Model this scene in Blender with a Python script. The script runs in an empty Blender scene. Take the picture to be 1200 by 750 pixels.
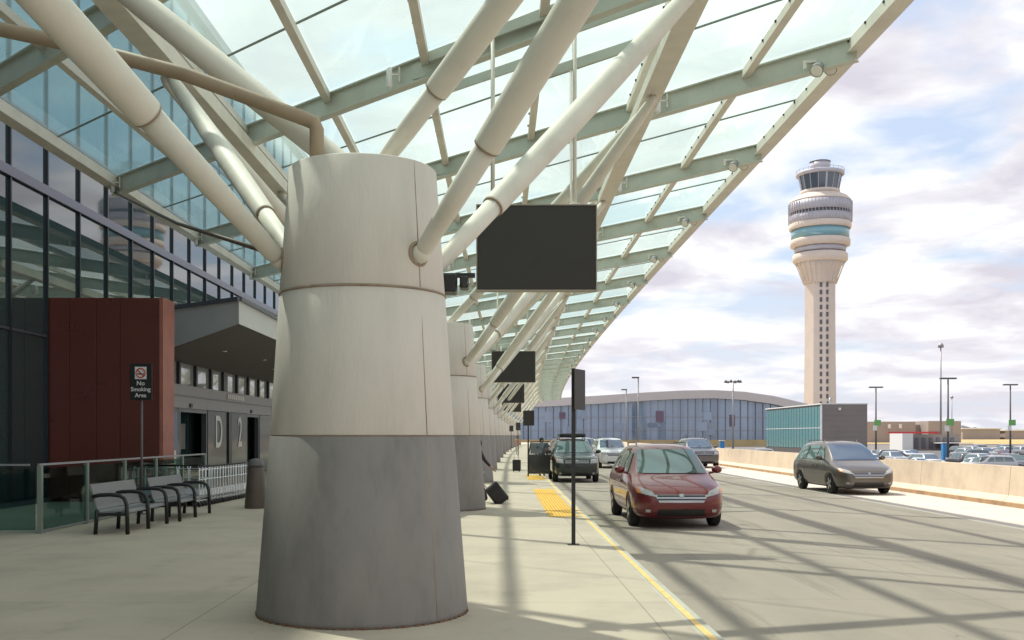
import bpy, bmesh, math, random
from mathutils import Vector, Matrix
from mathutils.bvhtree import BVHTree
random.seed(7)
R = math.radians
PI = math.pi
sc = bpy.context.scene
col = sc.collection
# ------------------------------------------------------------------ camera
cd = bpy.data.cameras.new("camera"); cam = bpy.data.objects.new("camera", cd); col.objects.link(cam)
cam.location = (0, 0, 1.85); cam.rotation_euler = (R(90), 0, 0)
cd.sensor_width = 36; cd.lens = 36.0; cd.shift_x = 22/1200; cd.shift_y = 135/1200
cd.clip_end = 9000; cd.clip_start = 0.05
sc.camera = cam
# ------------------------------------------------------------------ world / sun
SUNV = Vector((-.42, .42, 1.0)).normalized()
elev = math.asin(SUNV.z); azim = math.atan2(SUNV.x, SUNV.y)
w = bpy.data.worlds.new("World"); sc.world = w; w.use_nodes = True
nt = w.node_tree; nt.nodes.clear()
def N(t, nt=nt, **k):
    n = nt.nodes.new(t)
    for a, b in k.items(): setattr(n, a, b)
    return n
out = N('ShaderNodeOutputWorld'); bg = N('ShaderNodeBackground'); bg.inputs[1].default_value = .1
sky = N('ShaderNodeTexSky'); sky.sky_type = 'NISHITA'; sky.sun_disc = False
sky.sun_elevation = elev; sky.sun_rotation = azim; sky.dust_density = 1.5; sky.air_density = 1.2
tc = N('ShaderNodeTexCoord'); sep = N('ShaderNodeSeparateXYZ'); nt.links.new(tc.outputs['Generated'], sep.inputs[0])
def M(op, a, b=None, nt=nt, clamp=False):
    n = nt.nodes.new('ShaderNodeMath'); n.operation = op; n.use_clamp = clamp
    for i, v in enumerate((a, b)):
        if v is None: continue
        if isinstance(v, (int, float)): n.inputs[i].default_value = v
        else: nt.links.new(v, n.inputs[i])
    return n.outputs[0]
SEED = 8.8
zc = M('ADD', M('MAXIMUM', sep.outputs[2], 0.0), .16)
cb = N('ShaderNodeCombineXYZ')
nt.links.new(M('DIVIDE', sep.outputs[0], zc), cb.inputs[0]); nt.links.new(M('DIVIDE', sep.outputs[1], zc), cb.inputs[1])
cb.inputs[2].default_value = SEED
def noise(scale, detail, rough, vec, dist=0):
    n = N('ShaderNodeTexNoise'); n.inputs['Scale'].default_value = scale; n.inputs['Detail'].default_value = detail
    n.inputs['Roughness'].default_value = rough; n.inputs['Distortion'].default_value = dist; nt.links.new(vec, n.inputs['Vector']); return n.outputs['Fac']
def ramp(fac, stops, nt=nt):
    n = nt.nodes.new('ShaderNodeValToRGB'); e = n.color_ramp.elements
    while len(e) < len(stops): e.new(.5)
    for i, (p, c) in enumerate(stops): e[i].position = p; e[i].color = c if len(c) == 4 else (*c, 1)
    nt.links.new(fac, n.inputs[0]); return n.outputs[0]
def mixc(f, a, b, nt=nt, mode='MIX'):
    n = nt.nodes.new('ShaderNodeMix'); n.data_type = 'RGBA'; n.blend_type = mode
    for i, v in ((0, f), (6, a), (7, b)):
        if isinstance(v, (int, float)): n.inputs[i].default_value = v
        elif isinstance(v, tuple): n.inputs[i].default_value = (*v, 1)[:4]
        else: nt.links.new(v, n.inputs[i])
    return n.outputs[2]
mask = ramp(noise(1.9, 8, .5, cb.outputs[0], .25), [(.375, (0, 0, 0)), (.485, (1, 1, 1))])
shade = ramp(noise(2.3, 7, .55, cb.outputs[0], .3), [(.38, (5.1, 4.9, 5.5)), (.49, (6.4, 6.3, 6.65)), (.57, (7.7, 7.7, 7.85))])
blue = mixc(.7, sky.outputs[0], (4.9, 5.7, 7.2))
c1 = mixc(mask, blue, shade)
hz = ramp(sep.outputs[2], [(0.0, (1, 1, 1)), (.15, (0, 0, 0))])
c2 = mixc(M('MULTIPLY', hz, .55), c1, (6.2, 6.0, 6.4))
nt.links.new(c2, bg.inputs[0]); nt.links.new(bg.outputs[0], out.inputs[0])
sl = bpy.data.lights.new("sun", 'SUN'); sun = bpy.data.objects.new("sun", sl); col.objects.link(sun)
sl.energy = 4.2; sl.angle = R(1.0); sl.color = (1, .93, .82)
sun.rotation_euler = SUNV.to_track_quat('Z', 'Y').to_euler()
sc.view_settings.view_transform = 'Standard'; sc.view_settings.look = 'None'; sc.view_settings.gamma = 1
sc.view_settings.exposure = 0.54
# ------------------------------------------------------------------ materials
def mat(name, c, rough=.6, metal=0, var=.0, scale=4, bump=0, spec=.5, coat=0, c2=None, stretch=None, joints=None, flake=None):
    m = bpy.data.materials.new(name); m.use_nodes = True; t = m.node_tree; b = t.nodes['Principled BSDF']
    b.inputs['Base Color'].default_value = (*c, 1); b.inputs['Roughness'].default_value = rough; b.inputs['Metallic'].default_value = metal
    b.inputs['Specular IOR Level'].default_value = spec; b.inputs['Coat Weight'].default_value = coat; b.inputs['Coat Roughness'].default_value = .04
    if var or bump:
        tcn = t.nodes.new('ShaderNodeTexCoord'); vec = tcn.outputs['Object']
        if stretch:
            mp = t.nodes.new('ShaderNodeMapping'); mp.inputs['Scale'].default_value = stretch; t.links.new(vec, mp.inputs[0]); vec = mp.outputs[0]
        n = t.nodes.new('ShaderNodeTexNoise'); n.inputs['Scale'].default_value = scale; n.inputs['Detail'].default_value = 8; n.inputs['Roughness'].default_value = .62
        t.links.new(vec, n.inputs['Vector'])
        d = c2 or tuple(x*.55 for x in c)
        col_ = ramp(n.outputs['Fac'], [(.33, mixt(c, d, min(1, var*2))), (.5, c), (.68, tuple(min(1, x*(1+var*.5)) for x in c))], t)
        if joints:
            g = tcn.outputs['Object']; sp = t.nodes.new('ShaderNodeSeparateXYZ'); t.links.new(g, sp.inputs[0])
            ln = None
            for ax, d_, off in joints:
                q = M('MODULO', M('ADD', sp.outputs[ax], 1000+off, t), d_, t); l = M('LESS_THAN', q, .018, t)
                ln = l if ln is None else M('MAXIMUM', ln, l, t)
            col_ = mixc(M('MULTIPLY', ln, .6, t), col_, tuple(x*.45 for x in c), t)
        t.links.new(col_, b.inputs['Base Color'])
        rr = M('ADD', M('MULTIPLY', n.outputs['Fac'], .25, t), rough-.12, t, True); t.links.new(rr, b.inputs['Roughness'])
        if bump:
            n2 = t.nodes.new('ShaderNodeTexNoise'); n2.inputs['Scale'].default_value = scale*9; n2.inputs['Detail'].default_value = 5; t.links.new(vec, n2.inputs['Vector'])
            bp = t.nodes.new('ShaderNodeBump'); bp.inputs['Strength'].default_value = bump; bp.inputs['Distance'].default_value = .02
            t.links.new(n2.outputs['Fac'], bp.inputs['Height']); t.links.new(bp.outputs[0], b.inputs['Normal'])
    return m
def stains(m, amt, scale, stretch, lo=.56, hi=.72, seed=0):
    t = m.node_tree; b = t.nodes['Principled BSDF']; src = b.inputs['Base Color'].links[0].from_socket
    tcn = t.nodes.new('ShaderNodeTexCoord'); mp = t.nodes.new('ShaderNodeMapping'); mp.inputs['Scale'].default_value = stretch; mp.inputs['Location'].default_value = (seed, seed*2, 0)
    t.links.new(tcn.outputs['Object'], mp.inputs[0]); n = t.nodes.new('ShaderNodeTexNoise'); n.inputs['Scale'].default_value = scale; n.inputs['Detail'].default_value = 9; n.inputs['Roughness'].default_value = .7
    t.links.new(mp.outputs[0], n.inputs['Vector']); f = ramp(n.outputs['Fac'], [(lo, (0, 0, 0)), (hi, (1, 1, 1))], t)
    t.links.new(mixc(M('MULTIPLY', f, amt, t), src, (.06, .05, .04), t), b.inputs['Base Color'])
def mixt(a, b, f): return tuple(x*(1-f)+y*f for x, y in zip(a, b))
STEEL = mat('cream_steel_paint', (.70, .665, .58), .6, var=.12, scale=1.5)
SHADED = mat('shaded_cream_steel', (.54, .56, .48), .45, var=.14, scale=1.2)  # same cream paint as the tubes, teal shade put into the colour
GFRC = mat('pale_column_panel', (.655, .605, .54), .75, var=.07, scale=3.5, bump=.22, stretch=(1, 1, .25))
GREYP = mat('grey_column_base', (.235, .215, .20), .7, var=.22, scale=2.2, bump=.15, stretch=(1, 1, .4))
RUST = mat('rusty_sealant', (.22, .12, .07), .9, var=.3, scale=6)
SEAL = mat('column_sealant', (.33, .25, .18), .85, var=.3, scale=6)
CONC = mat('sidewalk_concrete', (.475, .405, .32), .85, var=.16, scale=.7, bump=.15, joints=[(0, 4.6, 1.2), (1, 4.6, .7)])
ROAD = mat('road_concrete', (.31, .265, .215), .88, var=.2, scale=.5, bump=.3, stretch=(1.6, .35, 1), joints=[(0, 4.2, -2.0), (1, 6.0, 1.7)])
stains(CONC, .22, 1.3, (1, .5, 1)); stains(CONC, .5, 9, (1, 1, 1), .70, .73, 3)
stains(ROAD, .5, .9, (1.4, .12, 1)); stains(ROAD, .6, 5, (1, .8, 1), .66, .72, 5)
PALER = mat('pale_road_concrete', (.50, .45, .39), .85, var=.12, scale=.8, bump=.15)
stains(GREYP, .22, 3, (1, 1, .25), .55, .75, 2); stains(GFRC, .09, 2.5, (1, 1, .15), .52, .75, 4)
KERB = mat('kerb_concrete', (.46, .44, .38), .8, var=.15, scale=2)
BARR = mat('barrier_concrete', (.60, .50, .385), .8, var=.16, scale=1.3, bump=.2)
YEL = mat('yellow_paint', (.80, .47, .07), .6, var=.15, scale=5)
LINEY = mat('faded_yellow_paint', (.80, .53, .20), .65, var=.25, scale=6)
WHITEP = mat('white_paint', (.74, .74, .72), .6, var=.08, scale=4)
BLACK = mat('black_paint', (.012, .012, .013), .38)
DARKB = mat('dark_sign_back', (.030, .026, .022), .55, var=.2, scale=3)
DFRAME = mat('dark_mullion', (.028, .03, .036), .35, metal=.3)
UFRAME = mat('upper_teal_mullion', (.04, .10, .13), .35)
BFRAME = mat('slate_transom', (.13, .14, .17), .35, metal=.5)
def glassy(name, c, rough=.03, spec=.9, ior=1.6, var=0):
    m = mat(name, c, rough, spec=spec); m.node_tree.nodes['Principled BSDF'].inputs['IOR'].default_value = ior; return m
FGL = glassy('curtain_wall_glass', (.022, .05, .052), .025, 1.0, 1.75)
FGL2 = glassy('upper_curtain_wall_glass', (.07, .27, .34), .03, 1.0, 1.9)
FGL2.node_tree.nodes['Principled BSDF'].inputs['Specular Tint'].default_value = (.50, .86, 1, 1)
RED = mat('red_brown_panel', (.115, .026, .018), .3, var=.12, scale=.8, spec=.5)
REDS = mat('red_stone_edge', (.34, .12, .09), .5, var=.3, scale=2)
GREYM = mat('grey_metal_fascia', (.60, .61, .60), .55, var=.08, scale=1)
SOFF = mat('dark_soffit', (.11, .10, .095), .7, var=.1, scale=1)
DOORG = mat('grey_door_surround', (.33, .325, .34), .5, var=.1, scale=2)
MARO = mat('dark_red_interior', (.03, .008, .008), .5)
PANEL = glassy('grey_glass_panel', (.07, .08, .09), .12, .7)
BENCH = mat('grey_perforated_metal', (.19, .19, .19), .5, var=.12, scale=8)
ALU = mat('cart_aluminium', (.82, .84, .87), .35, metal=.15)
TYRE = mat('tyre_rubber', (.018, .018, .018), .85)
RIM = mat('alloy_rim', (.45, .45, .46), .3, metal=.8)
CARGL = glassy('car_glass', (.035, .085, .09), .03, 1.0, 1.7)
CARGB = glassy('blue_tinted_car_glass', (.02, .06, .12), .03, 1.0, 1.7)
CHROME = mat('chrome', (.40, .40, .41), .25, metal=1)
LAMPC = glassy('headlamp_lens', (.34, .34, .34), .08, .9)
AMBER = mat('amber_lens', (.7, .25, .08), .25)
TAIL = mat('red_lens', (.4, .02, .02), .25)
PLATE = mat('plate_white', (.6, .6, .58), .5)
def paint(name, c, metal=.25): return mat(name, c, .3, metal=metal, coat=.8)
P_RED = paint('maroon_car_paint', (.135, .008, .010)); P_GREY = paint('grey_taupe_car_paint', (.095, .082, .072), .4)
P_GREEN = paint('dark_green_car_paint', (.010, .017, .016)); P_WHITE = paint('white_car_paint', (.62, .63, .64), 0)
P_BLK = paint('black_car_paint', (.015, .016, .02)); P_SIL = paint('silver_car_paint', (.42, .43, .44), .6); P_BLUE = paint('blue_car_paint', (.04, .08, .18))
P_BURG = paint('burgundy_car_paint', (.16, .02, .025)); P_BEI = paint('beige_car_paint', (.40, .35, .28), .4); P_DG = paint('dark_grey_car_paint', (.07, .07, .08), .4)
TOWC = mat('tower_concrete', (.64, .56, .49), .8, var=.08, scale=.15)
TOWG = mat('tower_grey_panel', (.46, .455, .50), .5, var=.1, scale=.3)
TOWD = mat('tower_dark_band', (.10, .10, .12), .5)
TOWT = glassy('tower_teal_glass', (.17, .36, .42), .1, .8)
TOWW = glassy('tower_cab_glass', (.02, .05, .08), .05, 1)
TEAL = glassy('teal_glass_wall', (.11, .29, .30), .12, .8)
TAUPE = mat('taupe_wall_panel', (.235, .205, .19), .7, var=.08, scale=.3)
CGL = [glassy('concourse_glass_%s' % n, c, .07, 1, 1.7) for n, c in (('blue', (.16, .24, .35)), ('pale', (.18, .265, .38)), ('dark', (.13, .20, .30)))]  # pane tones imitate dark and pale reflections in the colour
CROOF = mat('pinkish_roof_fascia', (.74, .70, .70), .6, var=.06, scale=.05)
GALV = mat('galvanised_steel', (.33, .33, .34), .5, metal=.4, var=.1, scale=3)
BROWNM = mat('brown_pole', (.12, .11, .11), .5)
SGREEN = mat('green_sign', (.16, .42, .12), .5)
LENS = mat('lamp_lens', (.85, .83, .75), .3)
def glass_mat():
    m = bpy.data.materials.new('canopy_glass'); m.use_nodes = True; t = m.node_tree; t.nodes.clear()
    o = t.nodes.new('ShaderNodeOutputMaterial'); tr = t.nodes.new('ShaderNodeBsdfTransparent'); tr.inputs[0].default_value = (.77, .885, .85, 1)
    tl = t.nodes.new('ShaderNodeBsdfTranslucent'); tl.inputs[0].default_value = (.60, .76, .70, 1)
    gl = t.nodes.new('ShaderNodeBsdfGlossy'); gl.inputs['Roughness'].default_value = .04
    lw = t.nodes.new('ShaderNodeLayerWeight'); lw.inputs[0].default_value = .5
    frf = M('ADD', M('MULTIPLY', M('POWER', lw.outputs['Facing'], 4.0, t), .45, t), .04, t)
    n = t.nodes.new('ShaderNodeTexNoise'); n.inputs['Scale'].default_value = .4; n.inputs['Detail'].default_value = 5
    tcn = t.nodes.new('ShaderNodeTexCoord'); t.links.new(tcn.outputs['Object'], n.inputs['Vector'])
    f = M('ADD', M('MULTIPLY', n.outputs['Fac'], .22, t), .22, t)
    m1 = t.nodes.new('ShaderNodeMixShader'); m2 = t.nodes.new('ShaderNodeMixShader')
    t.links.new(f, m1.inputs[0]); t.links.new(tr.outputs[0], m1.inputs[1]); t.links.new(tl.outputs[0], m1.inputs[2])
    t.links.new(frf, m2.inputs[0]); t.links.new(m1.outputs[0], m2.inputs[1]); t.links.new(gl.outputs[0], m2.inputs[2])
    t.links.new(m2.outputs[0], o.inputs[0]); return m
CGLASS = glass_mat()
def rail_glass():
    m = bpy.data.materials.new('green_rail_glass'); m.use_nodes = True; t = m.node_tree; t.nodes.clear()
    o = t.nodes.new('ShaderNodeOutputMaterial'); tr = t.nodes.new('ShaderNodeBsdfTransparent'); tr.inputs[0].default_value = (.42, .60, .58, 1)
    gl = t.nodes.new('ShaderNodeBsdfGlossy'); gl.inputs['Roughness'].default_value = .03
    lw = t.nodes.new('ShaderNodeLayerWeight'); fr = M('ADD', M('MULTIPLY', M('POWER', lw.outputs['Facing'], 5.0, t), .7, t), .04, t); m2 = t.nodes.new('ShaderNodeMixShader')
    t.links.new(fr, m2.inputs[0]); t.links.new(tr.outputs[0], m2.inputs[1]); t.links.new(gl.outputs[0], m2.inputs[2])
    t.links.new(m2.outputs[0], o.inputs[0]); return m
RGL = rail_glass()
# ------------------------------------------------------------------ builder
class MB:
    def __init__(s): s.v = []; s.f = []; s.m = []; s.s = []
    def add(s, vs, fs, m=0, smooth=False):
        o = len(s.v); s.v += [tuple(v) for v in vs]
        for f in fs: s.f.append([i+o for i in f]); s.m.append(m); s.s.append(smooth)
        return s
    def box(s, x0, x1, y0, y1, z0, z1, m=0):
        v = [(x, y, z) for z in (z0, z1) for y in (y0, y1) for x in (x0, x1)]
        return s.add(v, [(0, 2, 3, 1), (4, 5, 7, 6), (0, 1, 5, 4), (2, 6, 7, 3), (0, 4, 6, 2), (1, 3, 7, 5)], m)
    def rbox(s, x0, x1, y0, y1, z0, z1, r=.02, m=0):   # bevelled box
        bm = bmesh.new(); bmesh.ops.create_cube(bm, size=1)
        for v in bm.verts: v.co = Vector(((x0+x1)/2+v.co.x*(x1-x0), (y0+y1)/2+v.co.y*(y1-y0), (z0+z1)/2+v.co.z*(z1-z0)))
        bmesh.ops.bevel(bm, geom=bm.edges[:], offset=r, segments=2, affect='EDGES', profile=.5)
        bm.verts.index_update(); s.add([v.co for v in bm.verts], [[v.index for v in f.verts] for f in bm.faces], m); bm.free(); return s
    def beam(s, p, q, wd, h, m=0, up=(0, 0, 1), ends=True):   # rectangular bar, centred on the line
        p = Vector(p); q = Vector(q); d = (q-p).normalized(); u = Vector(up)
        if abs(d.dot(u)) > .999: u = Vector((0, 1, 0))
        sd = d.cross(u).normalized()*wd/2; u2 = sd.cross(d).normalized()*h/2
        v = [p-sd-u2, p+sd-u2, p+sd+u2, p-sd+u2, q-sd-u2, q+sd-u2, q+sd+u2, q-sd+u2]
        return s.add(v, [(0, 1, 5, 4), (1, 2, 6, 5), (2, 3, 7, 6), (3, 0, 4, 7), (0, 3, 2, 1), (4, 5, 6, 7)], m)
    def tube(s, pts, rad, n=12, m=0, caps=True):
        pts = [Vector(p) for p in pts]; k = len(pts)
        if not isinstance(rad, (list, tuple)): rad = [rad]*k
        vs = []; prev = None
        for i, p in enumerate(pts):
            d = (pts[min(i+1, k-1)]-pts[max(i-1, 0)])
            d = d.normalized() if d.length > 1e-9 else Vector((0, 0, 1))
            if prev is None: a = d.orthogonal().normalized()
            else: a = (prev-d*prev.dot(d)).normalized()
            prev = a; b = d.cross(a)
            for j in range(n):
                t = 2*PI*j/n; vs.append(p+(a*math.cos(t)+b*math.sin(t))*rad[i])
        fs = [(i*n+j, i*n+(j+1) % n, (i+1)*n+(j+1) % n, (i+1)*n+j) for i in range(k-1) for j in range(n)]
        s.add(vs, fs, m, True)
        if caps: s.add(vs[:n], [tuple(range(n))[::-1]], m); s.add(vs[-n:], [tuple(range(n))], m)
        return s
    def lathe(s, prof, c=(0, 0, 0), n=32, m=0, axis='z', smooth=True, a0=0):
        vs = []
        for r, z in prof:
            for j in range(n):
                t = 2*PI*j/n+a0; x, y = r*math.cos(t), r*math.sin(t)
                p = (x, y, z) if axis == 'z' else (z, x, y) if axis == 'x' else (x, z, y)
                vs.append((p[0]+c[0], p[1]+c[1], p[2]+c[2]))
        k = len(prof); fs = [(i*n+j, i*n+(j+1) % n, (i+1)*n+(j+1) % n, (i+1)*n+j) for i in range(k-1) for j in range(n)]
        s.add(vs, fs, m, smooth); s.add(vs[:n], [tuple(range(n))[::-1]], m); s.add(vs[-n:], [tuple(range(n))], m); return s
    def ball(s, c, r, m=0, n=14, sc_=(1, 1, 1)):
        vs = []; fs = []
        for i in range(n//2+1):
            a = PI*i/(n//2)
            for j in range(n):
                t = 2*PI*j/n; vs.append((c[0]+r*sc_[0]*math.sin(a)*math.cos(t), c[1]+r*sc_[1]*math.sin(a)*math.sin(t), c[2]+r*sc_[2]*math.cos(a)))
        for i in range(n//2):
            for j in range(n): fs.append((i*n+j, (i+1)*n+j, (i+1)*n+(j+1) % n, i*n+(j+1) % n))
        return s.add(vs, fs, m, True)
    def prism(s, poly, z0, z1, m=0):
        n = len(poly); v = [(x, y, z0) for x, y in poly]+[(x, y, z1) for x, y in poly]
        return s.add(v, [tuple(range(n))[::-1], tuple(range(n, 2*n))]+[(i, (i+1) % n, n+(i+1) % n, n+i) for i in range(n)], m)
    def build(s, name, mats, parent=None, recalc=True):
        me = bpy.data.meshes.new(name); loc = parent_loc(parent)
        me.from_pydata([(x-loc[0], y-loc[1], z-loc[2]) for x, y, z in s.v], [], s.f)
        if not isinstance(mats, (list, tuple)): mats = [mats]
        for m in mats: me.materials.append(m)
        me.polygons.foreach_set('material_index', s.m); me.polygons.foreach_set('use_smooth', s.s)
        if recalc:
            bm = bmesh.new(); bm.from_mesh(me); bmesh.ops.remove_doubles(bm, verts=bm.verts, dist=1e-5)
            bmesh.ops.recalc_face_normals(bm, faces=bm.faces); bm.to_mesh(me); bm.free()
        me.update(); o = bpy.data.objects.new(name, me); col.objects.link(o)
        if parent: o.parent = parent
        return o
def parent_loc(p):
    l = Vector((0, 0, 0))
    while p is not None: l += p.location; p = p.parent
    return l
def tag(o, label=None, cat=None, group=None, kind=None):
    for k, v in (('label', label), ('category', cat), ('group', group), ('kind', kind)):
        if v: o[k] = v
    return o
def thing(name, label, cat, loc=(0, 0, 0), group=None):
    o = bpy.data.objects.new(name, None); o.empty_display_size = .3; col.objects.link(o); o.location = loc
    return tag(o, label, cat, group)
def copy_tree(o, parent=None):
    c = o.copy(); col.objects.link(c); c.parent = parent
    for ch in list(o.children): copy_tree(ch, c)
    return c
def place(root, loc, rz=0, label=None, group=None, sc_=None):
    root.location = loc; root.rotation_euler = (0, 0, rz)
    if label: root['label'] = label
    if group: root['group'] = group
    if sc_: root.scale = (sc_, sc_, sc_)
    return root
def text(s_, size, p, rot, m, parent, name='lettering', depth=.004, align='CENTER', sx=1):
    cu = bpy.data.curves.new(name, 'FONT'); cu.body = s_; cu.size = size; cu.extrude = depth; cu.align_x = align; cu.align_y = 'CENTER'; cu.offset = size*.012
    tmp = bpy.data.objects.new('t', cu); col.objects.link(tmp); bpy.context.view_layer.update()
    me = bpy.data.meshes.new_from_object(tmp.evaluated_get(bpy.context.evaluated_depsgraph_get())); bpy.data.objects.remove(tmp); bpy.data.curves.remove(cu)
    me.materials.clear(); me.materials.append(m)
    o = bpy.data.objects.new(name, me); col.objects.link(o); o.parent = parent
    o.location = Vector(p)-parent_loc(parent); o.rotation_euler = rot; o.scale = (sx, 1, 1); return o
def BX(y): return .00015*y*y if y > 0 else 0.0
def bp(x, y, z): return (x+BX(y), y, z)
# ------------------------------------------------------------------ ground
def strip(name, x0, x1, y0, y1, z, m, label=None, thick=0, step=7.5, drop=None):
    b = MB(); n = max(1, int((y1-y0)/step)); ys = [y0+(y1-y0)*i/n for i in range(n+1)]
    for a, c in zip(ys, ys[1:]):
        zb = z-(thick or .3)
        v = [bp(x0, a, z), bp(x1, a, z), bp(x1, c, z), bp(x0, c, z), bp(x0, a, zb), bp(x1, a, zb), bp(x1, c, zb), bp(x0, c, zb)]
        b.add(v, [(0, 1, 2, 3), (1, 5, 6, 2), (0, 3, 7, 4)] if thick else [(0, 1, 2, 3)])
    if thick: b.add([bp(x0, y1, z), bp(x1, y1, z), bp(x1, y1, z-thick), bp(x0, y1, z-thick)], [(0, 1, 2, 3)])
    o = b.build(name, m, recalc=False); tag(o, label, kind='structure'); return o
GZ = -1.9
g = MB(); g.add([(-4000, -400, GZ), (4000, -400, GZ), (4000, 8000, GZ), (-4000, 8000, GZ)], [(0, 1, 2, 3)])
tag(g.build('ground', mat('airfield_asphalt', (.16, .15, .145), .9, var=.15, scale=.02)), kind='structure')
g = MB(); g.add([(-300, 430, GZ+.05), (1500, 430, GZ+.05), (1500, 1150, GZ+.05), (-300, 1150, GZ+.05)], [(0, 1, 2, 3)])
tag(g.build('grass_field', mat('dry_grass', (.42, .31, .13), .95, var=.3, scale=.03)), kind='structure')
strip('sidewalk', -14, 1.9, -25, 262, 0, CONC, thick=2)
strip('kerb', 1.9, 2.08, -25, 262, .0, KERB, thick=.2)
strip('road', 2.08, 11.0, -25, 300, -.12, ROAD, thick=2)
strip('pale_road_strip', 11.0, 15.2, -25, 300, -.12, PALER, thick=2)  # paler strip of the roadway beside the barrier
o = strip('kerb_line', 1.94, 2.015, -25, 150, .004, LINEY)
o = strip('lane_line', 7.2, 7.3, 60, 250, -.116, WHITEP)
def tactile(name, y0, y1, x0=1.18, x1=1.86):
    b = MB(); n = int((y1-y0)/.6)
    for i in range(n):
        a, c = y0+i*(y1-y0)/n+.004, y0+(i+1)*(y1-y0)/n-.004
        v = [bp(x0, a, .0), bp(x1, a, .0), bp(x1, c, .0), bp(x0, c, .0)]; v += [(x, y, .012) for x, y, z in v]
        b.add(v, [(4, 5, 6, 7), (0, 1, 5, 4), (1, 2, 6, 5), (2, 3, 7, 6), (3, 0, 4, 7)])
        for ix in range(9):
            for iy in range(8):
                x = x0+.04+ix*(x1-x0-.08)/8; y = a+.04+iy*(c-a-.08)/7
                b.lathe([(.017, .012), (.012, .018)], bp(x, y, 0), 6, smooth=False)
    return tag(b.build(name, YEL), kind='structure')
tactile('tactile_paving', 23.2, 35)
tactile('tactile_paving', 42.5, 47.3)
# car park surface on the low ground
g = MB(); g.add([(30, 88, GZ+.01), (150, 88, GZ+.01), (150, 262, GZ+.01), (30, 262, GZ+.01)], [(0, 1, 2, 3)])
tag(g.build('car_park_surface', mat('car_park_asphalt', (.10, .098, .1), .9, var=.15, scale=.1)), kind='structure')
# far wooded ridge
b = MB(); x = -900
prev = None
for i in range(160):
    x = -500+i*18; h = 7+4*math.sin(i*.21)+2.5*math.sin(i*.77+1)+random.uniform(0, 2.2)+(5 if i > 90 else 0)
    for q in range(3): b.ball((x+random.uniform(-6, 6), 1500+random.uniform(0, 60), GZ+h*.45), 11+random.uniform(0, 4), n=8, sc_=(1.2, 1, h/17))
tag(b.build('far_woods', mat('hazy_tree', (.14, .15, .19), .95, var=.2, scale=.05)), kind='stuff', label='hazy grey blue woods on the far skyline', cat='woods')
# ------------------------------------------------------------------ canopy
XL = [7.2]+[7.6-2.25*i for i in range(1, 9)]            # longitudinal lines, from kerb side to building side
def CZ(x): return 9.85-.055*(7.6-x)
SK = 15.25/18.0
def yo(k): return 12.6+7.5*k
K0, K1 = -4, 27
canopy = thing('glass_canopy', 'long slanted cream steel and glass canopy over the terminal sidewalk', 'canopy', (0, 10, 0))
for k in range(K0, K1+1):
    b = MB(); y0 = yo(k)
    P = [(x, y0+(7.6-x)*SK) for x in XL]
    for (xa, ya), (xb, yb) in zip(P, P[1:]):
        a = Vector(bp(xa, ya, CZ(xa)-.03)); c = Vector(bp(xb, yb, CZ(xb)-.03)); ov = (c-a).normalized()*.004
        for wd, h, dz in ((.20, .028, -.014), (.026, .42, -.238), (.20, .028, -.462)):
            b.beam(a+Vector((0, 0, dz)), c+Vector((0, 0, dz)), wd, h)
    # end plate, splice plates
    a = Vector(bp(*P[4], CZ(XL[4])-.27)); b.beam(a+Vector((-.25, .2, 0)), a+Vector((.25, -.2, 0)), .05, .3)
    b.build('beam', SHADED, canopy)
for i, x in enumerate(XL):
    b = MB(); y0 = yo(K0)+(7.6-x)*SK; y1 = yo(K1)+(7.6-x)*SK; n = 60; edge = i in (0, 8)
    wd, h = (.26, .26) if edge else (.16, .17)
    for j in range(n):
        ya, yb = y0+(y1-y0)*j/n, y0+(y1-y0)*(j+1)/n
        b.beam(bp(x, ya, CZ(x)-.035-h/2), bp(x, yb, CZ(x)-.035-h/2), wd, h)
        if edge: b.beam(bp(x, ya, CZ(x)-.045-h), bp(x, yb, CZ(x)-.045-h), .34, .02)
    y = y0
    while y < min(y1, 75):                     # glazing clamps
        b.lathe([(.03, -.02), (.03, .02)], bp(x-(wd/2+.002), y, CZ(x)-.08), 8, m=1, axis='z', smooth=False); y += .94
    b.build('edge_beam' if edge else 'purlin', [STEEL, BLACK], canopy)
for x in (3.2, -5.8):                         # two box girders
    b = MB(); y0 = yo(K0)+(7.6-x)*SK; y1 = yo(K1)+(7.6-x)*SK; n = 60
    for j in range(n):
        ya, yb = y0+(y1-y0)*j/n, y0+(y1-y0)*(j+1)/n
        b.beam(bp(x, ya, CZ(x)-.62), bp(x, yb, CZ(x)-.62), .30, .32)
        b.beam(bp(x, ya, CZ(x)-.795), bp(x, yb, CZ(x)-.795), .40, .03)
    b.build('main_girder', STEEL, canopy)
JOINT = mat('glazing_joint', (.22, .25, .22), .6)
for i in range(8):
    b = MB(); xa, xb = XL[i], XL[i+1]
    for k in range(K0, K1):
        for hlf in (0, 1):
            ya = yo(k)+3.75*hlf+(7.6-xa)*SK; yb = yo(k)+3.75*hlf+(7.6-xb)*SK
            b.add([bp(xa, ya, CZ(xa)), bp(xa, ya+3.75, CZ(xa)), bp(xb, yb+3.75, CZ(xb)), bp(xb, yb, CZ(xb))], [(0, 1, 2, 3)])
            if hlf: b.beam(bp(xa, ya, CZ(xa)-.02), bp(xb, yb, CZ(xb)-.02), .035, .03, m=1)
    b.build('glazing', [CGLASS, JOINT], canopy, recalc=False)
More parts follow.
